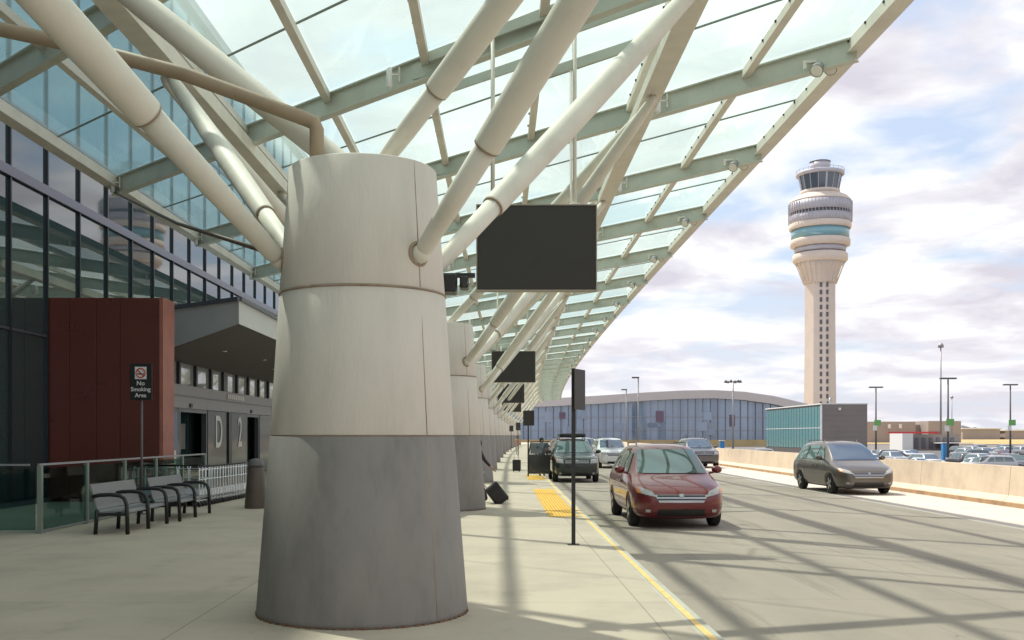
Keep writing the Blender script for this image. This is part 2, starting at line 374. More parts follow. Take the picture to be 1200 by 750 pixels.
# ------------------------------------------------------------------ columns with raking struts
CX, CY0, CDY = -1.39, 10.8, 15.0
def strut(mbs, p, q, r=.13, f=.2, name='strut', parent=None):
    p = Vector(p); q = Vector(q); d = q-p
    b = MB(); b.tube([p, p+d*.012, p+d*(f*.55), p+d*(f+.01)], [r*.45, r*.62, r*.78, r*.84], 20)
    o = b.build(name, STEEL, parent)
    b = MB(); ts = [f, f+.002, f+.01, .3, .45, .6, .75, .9, .985, 1]; rs = [r*.98, r*1.0, r*1.02, r*1.1, r*1.16, r*1.14, r*1.05, r*.92, r*.72, r*.45]
    b.tube([p+d*t for t in ts], rs, 24); b.build('sleeve', STEEL, o)
    b = MB(); b.tube([p+d*(f-.0022), p+d*(f-.0002)], [r*.97, r*.97], 24); b.build('collar_ring', SEAL, o)
    return o
def col_r(z): # radius of the shaft at height z
    pts = [(0, 1.10), (1.85, .955), (3.31, .86), (4.62, .765)]
    for (a, ra), (c, rc) in zip(pts, pts[1:]):
        if z <= c: return ra+(rc-ra)*(z-a)/(c-a)
    return .765
def make_column():
    t = thing('support_column', 'column', 'column')
    NB = 72
    b = MB(); b.lathe([(1.085, 0), (1.10, .03), (1.10, .06), (.963, 1.83), (.955, 1.838)], n=NB); b.build('column_base', GREYP, t)
    b = MB(); b.lathe([(.952, 1.85), (.958, 1.86), (.868, 3.295), (.860, 3.305)], n=NB); b.build('lower_shaft', GFRC, t)
    b = MB(); b.lathe([(.856, 3.32), (.862, 3.33), (.772, 4.61), (.76, 4.62), (.70, 4.622)], n=NB); b.build('upper_shaft', GFRC, t)
    b = MB(); b.lathe([(.948, 1.836), (.948, 1.852)], n=NB); b.lathe([(.855, 3.302), (.858, 3.31), (.855, 3.322)], n=NB)
    for zz, rr in ((3.31, .868),): b.tube([(rr*math.cos(2*PI*j/48), rr*math.sin(2*PI*j/48), zz) for j in range(49)], .011, 6, caps=False)
    b.build('sealant_joint', SEAL, t)
    angs = [-41.6, 194, 35, 145]
    b = MB()
    for a in angs:
        c, s_ = math.cos(R(a)), math.sin(R(a))
        for z0, z1 in ((.05, 1.84), (1.86, 3.29), (3.33, 3.58), (3.74, 4.60)):
            b.tube([((col_r(z)-.004)*c, (col_r(z)-.004)*s_, z) for z in (z0, (z0+z1)/2, z1)], .011, 6)
    b.build('vertical_seam', SEAL, t)
    b = MB()
    for j in range(70):
        a = 2*PI*j/70+random.uniform(-.02, .02); a2 = a+.05
        b.beam((1.098*math.cos(a), 1.098*math.sin(a), .008), (1.098*math.cos(a2), 1.098*math.sin(a2), .008), .03*random.uniform(.5, 1.2), .016*random.uniform(.6, 1.3))
    b.build('base_grout', RUST, t)
    balls = []
    for a in angs:
        c, s_ = math.cos(R(a)), math.sin(R(a)); rr = col_r(3.7); p = Vector(((rr+.035)*c, (rr+.035)*s_, 3.66)); balls.append(p)
        b = MB(); b.ball(p, .095, n=20)
        o = b.build('pivot_ball', STEEL, t)
        b = MB(); nrm = Vector((c, s_, 0)); tn = Vector((-s_, c, 0))
        b.tube([Vector((rr*c, rr*s_, 3.66))+tn*.115*math.cos(2*PI*j/24)+Vector((0, 0, 1))*.115*math.sin(2*PI*j/24)+nrm*.0 for j in range(25)], .02, 8, caps=False)
        b.build('pivot_ring', SEAL, o)
    def node(x, dy, dz=0): return (x-CX, dy, CZ(x)-.84+dz)
    strut(None, balls[0], node(3.2, -4.9), .135, .17, parent=t)
    strut(None, balls[2], node(3.2, 4.6), .135, .17, parent=t)
    strut(None, balls[1], node(-6.0, -7.5), .15, .22, parent=t)
    strut(None, balls[3], node(-5.8, 7.5), .125, .2, parent=t)
    strut(None, (-.08, 0, 4.58), node(-5.8, 1.4), .13, .03, parent=t)
    strut(None, (.10, 0, 4.58), node(3.2, -4.4), .125, .16, parent=t)
    return t
col0 = make_column()
names = ['nearest pale concrete column, largest in view, with raking steel struts', 'second pale column, right behind the nearest one, with grey base', 'third column along the sidewalk, showing just beyond the second', 'fourth column along the sidewalk, nearly hidden behind the third']
for k in range(13):
    y = CY0+CDY*k; c = col0 if k == 0 else copy_tree(col0)
    place(c, (CX+BX(y)+(.0 if k < 2 else .05), y, 0), 0, names[k] if k < 4 else 'far column of the canopy row beyond the fourth one, hidden by nearer columns', 'columns carrying the glass canopy')
# drain pipe at column 1
b = MB(); pts = [(-1.83, 10.62, 4.60), (-1.83, 10.62, 5.02), (-1.86, 10.62, 5.09), (-1.95, 10.62, 5.13), (-3.2, 10.64, 5.60), (-4.4, 10.66, 5.92), (-5.6, 10.68, 6.18), (-7.4, 10.7, 6.8), (-8.4, 10.75, 8.6)]
b.tube(pts, .075, 16)
tag(b.build('drain_pipe', mat('tan_pipe_paint', (.33, .25, .17), .5, var=.15, scale=2)), 'tan curved drain pipe running from the nearest column top up to the canopy', 'pipe')
b = MB(); b.tube([(-2.27, 10.55, 3.72), (-5.0, 16.2, 5.2), (-10.3, 27.8, 8.45)], .028, 8)
tag(b.build('tie_rod', mat('dark_rod', (.10, .07, .05), .5)), 'thin dark rod stretched from the nearest column to the canopy inner edge', 'rod')
# spotlights, floodlights
ORD = ['nearest', 'second', 'third', 'fourth', 'fifth', 'sixth', 'seventh', 'eighth', 'ninth', 'tenth', 'eleventh', 'twelfth', 'thirteenth', 'fourteenth', 'fifteenth', 'sixteenth', 'seventeenth']
def make_spot():
    t = thing('canopy_spotlight', 'x', 'spotlight')
    b = MB(); b.lathe([(.05, -.22), (.06, -.2), (.06, .16), (.045, .2)], n=14); b.build('lamp_housing', WHITEP, t)
    b = MB(); b.lathe([(.048, -.225), (.04, -.232)], n=12); b.build('lens', LENS, t)
    b = MB(); b.beam((0, 0, .05), (.22, 0, .05), .03, .03); b.beam((.2, 0, -.1), (.2, 0, .2), .03, .03); b.build('bracket', STEEL, t); return t
s0 = make_spot(); first = True
for k in range(-1, 12):
    for x, nm in ((-1.95, 'middle'), (3.85, 'outer girder'), (-10.15, 'building side edge')):
        y = yo(k)+(7.6-x)*SK; o = s0 if first else copy_tree(s0); first = False
        place(o, (x+BX(y)-.2, y-.12, CZ(x)-.28), 0, 'small white cylinder spotlight on the %s canopy crossbeam, near its %s' % (ORD[k+1], nm), 'white spotlights under the canopy')
def make_flood():
    t = thing('floodlight_cluster', 'x', 'floodlight')
    b = MB(); b.beam((-.75, .25, -.1), (.1, .25, -.05), .06, .05); b.beam((-.72, .25, -.1), (-.72, .25, -.24), .05, .05); b.beam((0, 0, .1), (0, .3, .1), .3, .05); b.build('bracket', STEEL, t)
    for x, y, z in ((-.5, .1, -.28), (-.18, .22, -.2)):
        b = MB(); d = Vector((-.4, -.5, -.55)).normalized(); p = Vector((x, y, z)); b.tube([p-d*.14, p-d*.12, p+d*.05, p+d*.12], [.05, .09, .13, .14], 14); o = b.build('lamp_housing', GALV, t)
        b = MB(); b.tube([p+d*.121, p+d*.128], [.125, .1], 14); b.build('lens', LENS, o)
        b = MB(); b.beam(p-d*.1, p-d*.1+Vector((.1, .05, .25)), .04, .04); b.build('arm', STEEL, o)
    return t
f0 = make_flood()
for k in range(0, 14):
    o = f0 if k == 0 else copy_tree(f0); y = yo(k)+.35
    place(o, (7.05+BX(y), y+.3, 9.60), 0, '%s twin floodlight along the outer canopy edge, counted from the viewer' % ORD[k], 'floodlights along the outer canopy edge')
# display boards
def make_board():
    t = thing('display_board', 'x', 'display board')
    b = MB(); b.rbox(-1.0, 1.0, -.09, .09, 0, 1.42, .012); b.build('panel', DARKB, t)
    b = MB()
    for z in (-.022, 1.422): b.box(-1.02, 1.02, -.1, .1, z, z+.02)
    for x in (-1.022, 1.002): b.box(x, x+.02, -.1, .1, 0, 1.42)
    b.build('frame', mat('pale_board_edge', (.34, .30, .25), .5), t)
    for x in (-.74, .65):
        b = MB(); b.tube([(x, 0, 1.44), (x, 0, 4.33+x*.05)], .036, 10); b.lathe([(.09, 1.44), (.09, 1.47)], (x, 0, 0), 10); b.build('hanging_rod', STEEL, t)
    b = MB(); b.tube([(.72, 1.75, 4.36), (.72, 1.75, 2.2), (.6, .1, 1.5)], .022, 8); b.build('cable_conduit', STEEL, t)
    return t
b0 = make_board()
bl = ['largest dark blank display board hanging right of the nearest column', 'second dark display board, hanging beyond the largest one behind raking struts', 'third dark display board, small, hanging beyond the second', 'fourth and farthest small dark display board under the canopy']
for k in range(4):
    y = 18.87+32.7*k; o = b0 if k == 0 else copy_tree(b0)
    place(o, (.76+BX(y)*.65, y, 4.52), 0, bl[k], 'dark display boards hung under the canopy', sc_=1.085)
    for xr, yr in ((-.04, y), (1.49, y), (.2, y+1.9), (1.54, y+1.9)):
        xa, xb = (-1.25, 1.0) if xr < 1 else (1.0, 3.15)
        b = MB(); b.beam(bp(xa-.05, yr+(xr-xa)*SK, CZ(xa)-.16), bp(xb+.05, yr+(xr-xb)*SK, CZ(xb)-.16), .05, .19); b.build('hanger_beam', SHADED, canopy)
# security camera pair beside the column
t = thing('security_camera', 'black twin camera mounted on the side of the nearest column', 'camera', (-.62, 11.4, 3.3))
b = MB(); b.beam((-.62, 11.35, 3.62), (-.2, 11.35, 3.62), .05, .05); b.build('arm', BLACK, t)
b = MB(); b.rbox(-.56, -.40, 11.2, 11.5, 3.42, 3.62, .02); b.build('camera_body', BLACK, t)
b = MB(); b.rbox(-.37, -.27, 11.25, 11.5, 3.47, 3.6, .02); b.lathe([(.04, 0), (.045, .08)], (-.32, 11.14, 3.53), 12, axis='y'); b.build('camera_body', BLACK, t)
# ------------------------------------------------------------------ sign posts at the kerb
def make_post():
    t = thing('sign_post', 'x', 'sign post')
    b = MB(); b.box(-.032, .032, -.032, .032, .01, 2.98); b.build('post', BLACK, t)
    b = MB(); b.rbox(-.10, .10, -.10, .10, 0, .012, .003); b.build('base_plate', DARKB, t)
    b = MB(); b.rbox(-.25, .25, -.008, .008, -.34, .34, .006); o = b.build('sign_panel', DARKB, t); o.location = (.10, -.05, 2.62); o.rotation_euler = (0, 0, R(64)); return t, o
p0, pn = make_post()
pl = ['nearest black kerbside sign post with edge turned dark panel', 'second kerbside sign post with square dark panel', 'third kerbside sign post, small and far, beyond the standing suitcase', 'fourth and farthest kerbside sign post with dark panel']
for k, (u, y, rot) in enumerate(((672, 17.3, 64), (619, 46, 0), (607, 90, 35), (599, 118, 20))):
    o = p0 if k == 0 else copy_tree(p0)
    place(o, ((u-578)*y/1200, y, 0), 0, pl[k], 'sign posts along the kerb')
    if k: 
        for ch in o.children:
            if ch.name.startswith('sign_panel'): ch.rotation_euler = (0, 0, R(rot)); ch.location = (.02, -.05, 2.62)
# ------------------------------------------------------------------ terminal building
XF = -12.5
term = thing('terminal_building', 'glass fronted airport terminal with red brown panel wall and entrance canopy', 'terminal', (-14, 30, 0))
MS = 2.145; Y0F = 26.2-MS*14
NBAY = 48
def fp(x, y, z): return bp(x, y, z)
for i in range(NBAY):
    ya, yb = Y0F+MS*i, Y0F+MS*(i+1)
    for z0, z1, m in ((.15, 8.45, FGL), (8.75, 10.32, FGL), (10.42, 18.9, FGL2)):
        b = MB(); e = .03
        v = [fp(XF, ya+e, z0), fp(XF, yb-e, z0), fp(XF, yb-e, z1), fp(XF, ya+e, z1)]; v += [(x-.04, y, z) for x, y, z in v]
        b.add(v, [(0, 1, 2, 3), (4, 7, 6, 5), (0, 4, 5, 1), (2, 6, 7, 3), (1, 5, 6, 2), (0, 3, 7, 4)]); b.build('upper_window' if z0 > 10 else 'window', m, term)
for i in range(NBAY+1):
    ya = Y0F+MS*i; b = MB(); x, y, _ = fp(XF, ya, 0); b.box(x-.1, x+.07, y-.035, y+.035, .0, 9.9); b.build('mullion', DFRAME, term); b = MB(); b.box(x-.1, x+.06, y-.03, y+.03, 9.9, 18.95); b.build('mullion', UFRAME, term)
for z0, z1, pr in ((8.47, 8.73, .10), (0.0, .13, .09), (10.33, 10.41, .05), (13.6, 13.68, .05), (4.55, 4.61, .05)):
    b = MB()
    for i in range(NBAY):
        ya, yb = Y0F+MS*i, Y0F+MS*(i+1); b.beam(fp(XF+pr/2-.02, ya, (z0+z1)/2), fp(XF+pr/2-.02, yb, (z0+z1)/2), pr+.04, z1-z0)
    b.build('transom', BFRAME, term)
b = MB()
for i in range(NBAY):
    ya, yb = Y0F+MS*i, Y0F+MS*(i+1); b.beam(fp(XF+.0, ya, 19.15), fp(XF+.0, yb, 19.15), .5, .4)
b.build('parapet', BFRAME, term)
b = MB(); ye = Y0F+MS*NBAY
v = [fp(XF-1.2, Y0F, 0), fp(XF-1.2, 60, 0), fp(XF-1.2, ye, 0), (-45, ye, 0), (-45, Y0F, 0)]; v += [(x, y, 19.0) for x, y, z in v]
b.add(v, [(4, 3, 2, 1, 0), (5, 6, 7, 8, 9)]+[(i, (i+1) % 5, 5+(i+1) % 5, 5+i) for i in range(5)]); b.build('wall', mat('dark_interior_wall', (.03, .03, .035), .8), term)
b = MB(); b.box(-40, XF-.3, -22, 37.5, 19.4, 26.5); b.build('unseen_shade_block', TAUPE, term)  # unseen block added on the roof to cast shade over the near sidewalk
b = MB(); b.box(-40, XF-.05, Y0F-30, Y0F-.1, 0, 19); b.build('side_wing', TAUPE, term)
# red brown blade wall, made of five panels
XR = -9.26
b = MB(); xs = [-12.40, -11.75, -11.0, -10.35, XR]
for xa, xb in zip(xs, xs[1:]): b.rbox(xa+.006, xb-.006, 28.4, 28.49, .1, 5.66, .004)
b.box(-12.36, XR-.003, 28.495, 29.4, 0, 5.655); b.build('panel_wall', RED, term)
b = MB(); b.box(XR+.001, XR+.10, 28.41, 29.41, 0, 5.67); b.build('wall_edge', REDS, term)
# entrance: door wall parallel to the road
XD = -11.5
b = MB()
y1 = 56
b.box(XD-.6, XD, 30.3, y1, 3.30, 3.72); b.box(XD-.5, XD-.02, 30.3, y1, 2.86, 3.30); b.box(XD-.02, XD+.035, 30.3, y1, 3.29, 3.34, 1)
b.build('door_header', [DOORG, BFRAME], term)
ymul = [35.45+2.13*i for i in range(10)]
for ya, yb in zip(ymul, ymul[1:]):
    b = MB(); b.box(XD-.14, XD-.10, ya+.1, yb-.1, 3.74, 4.9); b.build('clerestory_window', glassy('clerestory_glass', (.35, .37, .38), .04, 1, 2.2) if 'CLG' not in globals() else CLG, term)
    if 'CLG' not in globals(): CLG = bpy.data.materials['clerestory_glass']
for j, ya in enumerate(ymul):
    b = MB(); wd = .32 if j == 4 else .1; b.box(XD-.2, XD+.02, ya-wd, ya+wd, 3.725, 4.95); b.build('clerestory_post', DFRAME, term)
def door_unit(y0, y1):
    b = MB(); b.box(XD-.3, XD-.1, y0-.12, y0, 0, 2.855); b.box(XD-.3, XD-.1, y1, y1+.12, 0, 2.855); b.box(XD-.3, XD-.1, y0, y1, 2.72, 2.855)
    o = b.build('sliding_door', BFRAME, term)
    b = MB(); b.box(XD-1.2, XD-1.1, y0-.5, y1+.5, 0, 2.9); b.build('lobby_wall', MARO, o)
    b = MB(); b.box(XD-.7, XD-.68, y0+.5, y1-.9, 1.3, 2.3); b.build('notice_panel', mat('grey_notice', (.16, .15, .14), .6), o)
    b = MB(); b.rbox(XD-.12, XD+.04, (y0+y1)/2-.9, (y0+y1)/2-.6, 2.9, 3.05, .02); b.build('door_sensor', BLACK, o)
door_unit(38.0, 41.4); door_unit(48.3, 50.6)
for ya, yb, m in ((30.3, 37.8, PANEL), (41.6, 44.6, PANEL), (45.2, 48.1, PANEL), (50.8, 56, PANEL)):
    b = MB(); b.rbox(XD-.2, XD-.08, ya, yb, .02, 2.85, .01); b.build('glass_panel', m, term)
b = MB(); b.box(XD-.079, XD-.07, 36.4, 37.5, .7, 2.7); b.box(XD-.079, XD-.068, 36.55, 37.35, .8, 1.3, 1); b.build('blue_panel', [mat('panel_blue', (.10, .17, .32), .4), WHITEP], term)  # blue panel with a white rectangle, left of the doors
b = MB(); b.box(XD-.3, XD-.02, 44.65, 45.15, 0, 2.855); b.build('door_pillar', DFRAME, term)
text('D', 1.9, (XD-.06, 43.15, 1.92), (R(90), 0, R(90)), WHITEP, term, sx=.82)
text('2', 1.9, (XD-.06, 46.75, 1.92), (R(90), 0, R(90)), WHITEP, term, sx=.82)
b = MB()
for i in range(9): b.box(XD+.04, XD+.05, 44.2+i*.33, 44.2+i*.33+.24, 3.42, 3.62)
b.build('lettering', WHITEP, term)
# entrance canopy: wedge with a sloping soffit
b = MB(); A = (-7.7, 31.0); B = (-10.9, 33.6); C = (-12.45, 34.2); D = (-12.45, 56); E = (-7.6, 56)
zt = 5.92
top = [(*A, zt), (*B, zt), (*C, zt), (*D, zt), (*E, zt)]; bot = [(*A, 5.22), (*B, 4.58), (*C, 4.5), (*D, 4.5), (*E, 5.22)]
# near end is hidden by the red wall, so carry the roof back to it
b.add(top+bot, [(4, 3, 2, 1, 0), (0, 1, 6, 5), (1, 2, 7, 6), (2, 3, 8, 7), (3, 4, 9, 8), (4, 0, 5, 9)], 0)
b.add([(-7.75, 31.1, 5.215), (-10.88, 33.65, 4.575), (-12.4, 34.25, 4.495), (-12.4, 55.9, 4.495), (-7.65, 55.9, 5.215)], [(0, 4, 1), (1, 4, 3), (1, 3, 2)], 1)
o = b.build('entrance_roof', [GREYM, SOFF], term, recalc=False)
b = MB(); ins = .015
for P, Q in ((A, B), (E, A)): b.beam((P[0]+.02, P[1]-.0, zt+.06), (Q[0]+.02, Q[1], zt+.06), .16, .12)
b.build('roof_coping', BFRAME, o)
for x, y, z in ((-9.6, 36.5, 4.86), (-9.3, 41.5, 4.92), (-9.9, 46, 4.84)):
    b = MB(); b.lathe([(.1, 0), (.11, -.03), (.08, -.035)], (x, y, z), 14); b.build('downlight', LENS, o)
# glass balustrade
rail = thing('glass_balustrade', 'green glass balustrade with pale steel handrail before the red brown wall', 'balustrade', (-8.5, 24, 0))
XB = -8.54
ys = [19.3, 21.5, 23.7, 25.9, 28.1, 30.3]
for ya, yb in zip(ys, ys[1:]):
    b = MB(); b.box(XB-.01, XB+.01, ya+.08, yb-.08, .06, 1.22); b.build('glass_panel', RGL, rail)
for y in ys:
    b = MB(); b.box(XB-.04, XB+.04, y-.045, y+.045, 0, 1.27); b.box(XB-.07, XB+.07, y-.08, y+.08, 0, .02); b.build('rail_post', mat('green_grey_post', (.24, .29, .25), .4, metal=.3) if 'GP' not in globals() else GP, rail)
    if 'GP' not in globals(): GP = bpy.data.materials['green_grey_post']
for x0, x1 in ((-12.3, -10.5), (-10.42, XB-.05)):
    b = MB(); b.box(x0+.02, x1-.04, 19.29, 19.31, .06, 1.22); b.build('glass_panel', RGL, rail)
b = MB(); b.beam((XB, 19.25, 1.295), (XB, 30.35, 1.295), .05, .04); b.beam((-12.4, 19.3, 1.29), (XB-.2, 19.3, 1.29), .05, .035); b.beam((XB, 19.25, .045), (XB, 30.35, .045), .03, .03); b.build('handrail', GALV, rail)
# no smoking sign
t = thing('no_smoking_sign', 'black no smoking sign with red and white symbol on a thin pole', 'sign', (-8.24, 24, 0))
b = MB(); b.tube([(-8.24, 24, 0), (-8.24, 24, 3.0)], .03, 10); b.lathe([(.14, 0), (.14, .02)], (-8.24, 24, 0), 16); b.build('post', BROWNM, t)
b = MB(); b.rbox(-8.50, -7.98, 23.94, 23.965, 2.67, 3.53, .008); o = b.build('sign_panel', BLACK, t)
b = MB(); b.box(-8.375, -8.105, 23.93, 23.938, 3.16, 3.45); b.build('symbol_square', WHITEP, o)
RS = mat('sign_red', (.6, .04, .04), .5); b = MB()
cx, cz = -8.24, 3.305
b.tube([(cx+.105*math.cos(2*PI*j/28), 23.925, cz+.105*math.sin(2*PI*j/28)) for j in range(29)], .014, 6, caps=False); b.tube([(cx-.075, 23.925, cz+.075), (cx+.075, 23.925, cz-.075)], .014, 6)
b.build('prohibition_ring', RS, o)
b = MB(); b.box(cx-.075, cx+.04, 23.921, 23.929, cz-.035, cz-.01); b.box(cx+.05, cx+.075, 23.921, 23.929, cz-.035, cz-.01); b.build('cigarette_symbol', BLACK, o)
text('No', .145, (-8.24, 23.93, 3.06), (R(90), 0, 0), WHITEP, o); text('Smoking', .135, (-8.24, 23.93, 2.92), (R(90), 0, 0), WHITEP, o); text('Area', .135, (-8.24, 23.93, 2.78), (R(90), 0, 0), WHITEP, o)
# benches
def make_bench():
    t = thing('bench', 'x', 'bench')   # front faces +x, length along y
    L = 1.15
    b = MB(); n = 9
    prof = [(.30, .41), (.27, .45), (.05, .43), (-.17, .42), (-.22, .45)]
    for (xa, za), (xb, zb) in zip(prof, prof[1:]): b.beam((xa, -L, za), (xa, L, za), .001, .001); b.add([(xa, -L, za), (xa, L, za), (xb, L, zb), (xb, -L, zb), (xa, -L, za-.025), (xa, L, za-.025), (xb, L, zb-.025), (xb, -L, zb-.025)], [(0, 1, 2, 3), (7, 6, 5, 4), (0, 3, 7, 4), (1, 5, 6, 2), (0, 4, 5, 1), (3, 2, 6, 7)])
    b.build('seat', BENCH, t)
    b = MB(); prof = [(-.22, .46), (-.25, .52), (-.30, .72), (-.36, .93)]
    for (xa, za), (xb, zb) in zip(prof, prof[1:]): b.add([(xa, -L, za), (xa, L, za), (xb, L, zb), (xb, -L, zb), (xa-.025, -L, za), (xa-.025, L, za), (xb-.025, L, zb), (xb-.025, -L, zb)], [(0, 1, 2, 3), (7, 6, 5, 4), (0, 3, 7, 4), (1, 5, 6, 2), (0, 4, 5, 1), (3, 2, 6, 7)])
    b.build('backrest', BENCH, t)
    for y in (-L, 0, L):
        b = MB(); r = .038
        b.tube([(-.33, y, .70), (-.2, y, .73), (.0, y, .74), (.18, y, .725), (.27, y, .67), (.31, y, .56), (.32, y, .40), (.33, y, .0)], r, 10)
        b.build('armrest', BLACK, t)
        b = MB(); b.tube([(-.24, y, .46), (-.25, y, .3), (-.27, y, 0)], r, 10); b.beam((-.25, y, .37), (.31, y, .37), .05, .05); b.build('leg', BLACK, t)
    return t
be = make_bench(); place(be, (-7.15, 20.25, 0), 0, 'grey metal bench with black hoop arms, nearest to the viewer', 'benches by the balustrade')
place(copy_tree(be), (-7.05, 23.1, 0), 0, 'second grey bench behind the nearest one, beside the luggage carts')
# luggage carts
def make_cart():
    t = thing('luggage_cart', 'x', 'luggage cart')
    b = MB()
    for y in (-.28, .28):
        b.tube([(0, y, .12), (0, y, .95), (.0, y*.9, 1.02)], .017, 8)
        b.tube([(0, y, .16), (-.85, y*.6, .14)], .016, 8)
    for z in (.42, .7, .95): b.tube([(0, -.28, z), (0, .28, z)], .012, 8)
    b.build('frame', ALU, t)
    b = MB(); b.tube([(0, -.27, 1.03), (.0, .27, 1.03)], .022, 8); b.build('handle', BLACK, t)
    b = MB(); b.box(-.8, -.02, -.2, .2, .155, .17); b.box(-.02, -.012, -.2, .2, .25, .4); b.build('platform', ALU, t)
    for x, y in ((0, -.28), (0, .28), (-.8, 0)):
        b = MB(); b.lathe([(.03, -.02), (.06, -.015), (.06, .015), (.03, .02)], (x, y, .062), 12, axis='y'); b.build('wheel', BLACK, t)
    return t
c0 = make_cart()
for i in range(17):
    o = c0 if i == 0 else copy_tree(c0); o.rotation_euler = (0, 0, 0)
    place(o, (-7.55+.012*i, 26.6+.24*i, 0), R(86+random.uniform(-2, 2)) if False else R(random.uniform(-2, 2)), '%s silver cart of the nested row beside the balustrade, counted from the benches' % ORD[i] , 'nested luggage carts in a row')
for i in range(6):
    o = copy_tree(c0); place(o, (-9.4+.3*i, 27.6, 0), R(90), 'silver cart behind the glass balustrade, %s from the left' % ('first second third fourth fifth sixth'.split()[i]), 'luggage carts behind the balustrade')
# litter bin
t = thing('litter_bin', 'brown tapered litter bin standing left of the nearest column', 'bin', (-6.03, 26, 0))
b = MB(); b.lathe([(.27, 0), (.28, .03), (.20, 1.02), (.19, 1.05)], (-6.03, 26, 0), 28); b.build('bin_body', mat('brown_bin', (.10, .075, .06), .5, var=.2, scale=3), t)
b = MB(); b.lathe([(.205, 1.055), (.21, 1.10), (.17, 1.22), (.05, 1.26)], (-6.03, 26, 0), 28); b.build('lid', BROWNM, t)
# ------------------------------------------------------------------ barrier
bar = thing('concrete_barrier', 'long beige concrete barrier between the road and the car park', 'barrier', (14.5, 30, -.12))
prof = [(-.30, -.12), (-.30, -.0), (-.13, .16), (-.06, .98), (.10, .98), (.18, .16), (.3, -.0), (.3, -.12)]
b = MB(); ysb = [-20+6.1*i for i in range(46)]
for i, (ya, yb) in enumerate(zip(ysb, ysb[1:])):
    v = [bp(14.5+x, y, z) for y in (ya+.012, yb-.012) for x, z in prof]; n = len(prof)
    b.add(v, [(j, j+1, n+j+1, n+j) for j in range(n-1)]+[tuple(range(n))[::-1], tuple(range(n, 2*n))])
b.build('barrier_wall', BARR, bar)
strip_b = MB()
for ya, yb in zip(ysb, ysb[1:]): strip_b.beam(bp(14.12, ya, -.06), bp(14.12, yb, -.06), .14, .12)
strip_b.build('barrier_kerb', mat('rusty_kerb', (.40, .26, .15), .9, var=.35, scale=2), bar)
# ------------------------------------------------------------------ cars
def evaluate(me, mods):
    o = bpy.data.objects.new('tmp', me); col.objects.link(o)
    for f in mods: f(o)
    bpy.context.view_layer.update(); m2 = bpy.data.meshes.new_from_object(o.evaluated_get(bpy.context.evaluated_depsgraph_get()))
    bpy.data.objects.remove(o); return m2
STY = {
 'van': dict(L=5.08, W=1.98, wb=(1.0, 4.03), st=[(0, .42, .52, .60, .62, .45), (.05, .26, .76, .72, .74, .62), (.22, .2, .92, .80, .86, .74), (.6, .18, 1, .90, .99, .80), (1.05, .18, 1, .99, 1.09, .80), (1.2, .18, 1, 1.01, 1.16, .78), (2.1, .18, 1, 1.05, 1.70, .68), (2.5, .18, 1, 1.06, 1.76, .68), (4.1, .18, 1, 1.08, 1.75, .68), (4.65, .2, 1, 1.08, 1.68, .66), (4.95, .25, .96, 1.05, 1.2, .70), (5.05, .32, .9, .9, .98, .66), (5.08, .45, .8, .7, .75, .6)],
   ws=((-.76, 1.13), (.76, 1.13), (.63, 1.64), (-.63, 1.64)), side=[((1.75, 1.13), (2.45, 1.13), (2.45, 1.56), (2.15, 1.56)), ((2.52, 1.13), (3.5, 1.13), (3.5, 1.60), (2.52, 1.585)), ((3.58, 1.13), (4.6, 1.13), (4.45, 1.56), (3.58, 1.60))], zr=1.72),
 'suv': dict(L=4.95, W=1.94, wb=(.9, 3.95), st=[(0, .45, .75, .75, .78, .6), (.05, .3, .86, .92, .96, .72), (.2, .26, .95, 1.02, 1.06, .80), (.7, .25, 1, 1.08, 1.13, .84), (1.35, .25, 1, 1.12, 1.18, .84), (1.5, .25, 1, 1.13, 1.25, .80), (2.15, .25, 1, 1.14, 1.74, .71), (2.5, .25, 1, 1.14, 1.80, .71), (4.2, .25, 1, 1.15, 1.78, .71), (4.6, .25, 1, 1.15, 1.72, .69), (4.85, .3, .96, 1.1, 1.25, .73), (4.95, .45, .9, .85, .9, .7)],
   ws=((-.75, 1.22), (.75, 1.22), (.65, 1.68), (-.65, 1.68)), side=[((1.9, 1.2), (2.6, 1.2), (2.6, 1.62), (2.25, 1.62)), ((2.68, 1.2), (3.5, 1.2), (3.5, 1.64), (2.68, 1.64)), ((3.58, 1.2), (4.5, 1.2), (4.38, 1.60), (3.58, 1.64))], zr=1.77),
 'sedan': dict(L=4.7, W=1.82, wb=(.9, 3.65), st=[(0, .4, .6, .55, .58, .5), (.05, .25, .8, .66, .70, .62), (.25, .2, .93, .72, .78, .74), (.7, .18, 1, .80, .87, .80), (1.2, .18, 1, .88, .95, .78), (1.35, .18, 1, .89, 1.0, .74), (2.05, .18, 1, .92, 1.40, .60), (2.4, .18, 1, .93, 1.45, .60), (3.1, .18, 1, .94, 1.42, .60), (3.85, .18, 1, .95, 1.06, .72), (4.4, .2, .98, .96, 1.02, .74), (4.62, .28, .9, .86, .93, .68), (4.7, .4, .8, .65, .7, .6)],
   ws=((-.68, .99), (.68, .99), (.53, 1.33), (-.53, 1.33)), side=[((1.75, .98), (2.35, .98), (2.35, 1.31), (2.1, 1.31)), ((2.42, .98), (3.2, .98), (3.15, 1.31), (2.42, 1.32))], zr=1.40),
}
def ring(s, W):
    y, zb, ws, zt, zr, wr = s; w_ = W/2*ws; r_ = min(W/2*wr, w_)
    m = [(0, zb), (w_*.82, zb), (w_*.965, zb+.10*(1)), (w_, zb+(zt-zb)*.45), (w_*.995, zt-.14*(zt-zb)), (w_*.955, zt), (w_*.955*.55+r_*.45, zt*.55+zr*.45), (r_, zr-.05*(zr-zt)-.02), (r_*.82, zr), (0, zr+.02)]
    return [(x, y, z) for x, z in m]+[(-x, y, z) for x, z in m[-2:0:-1]]
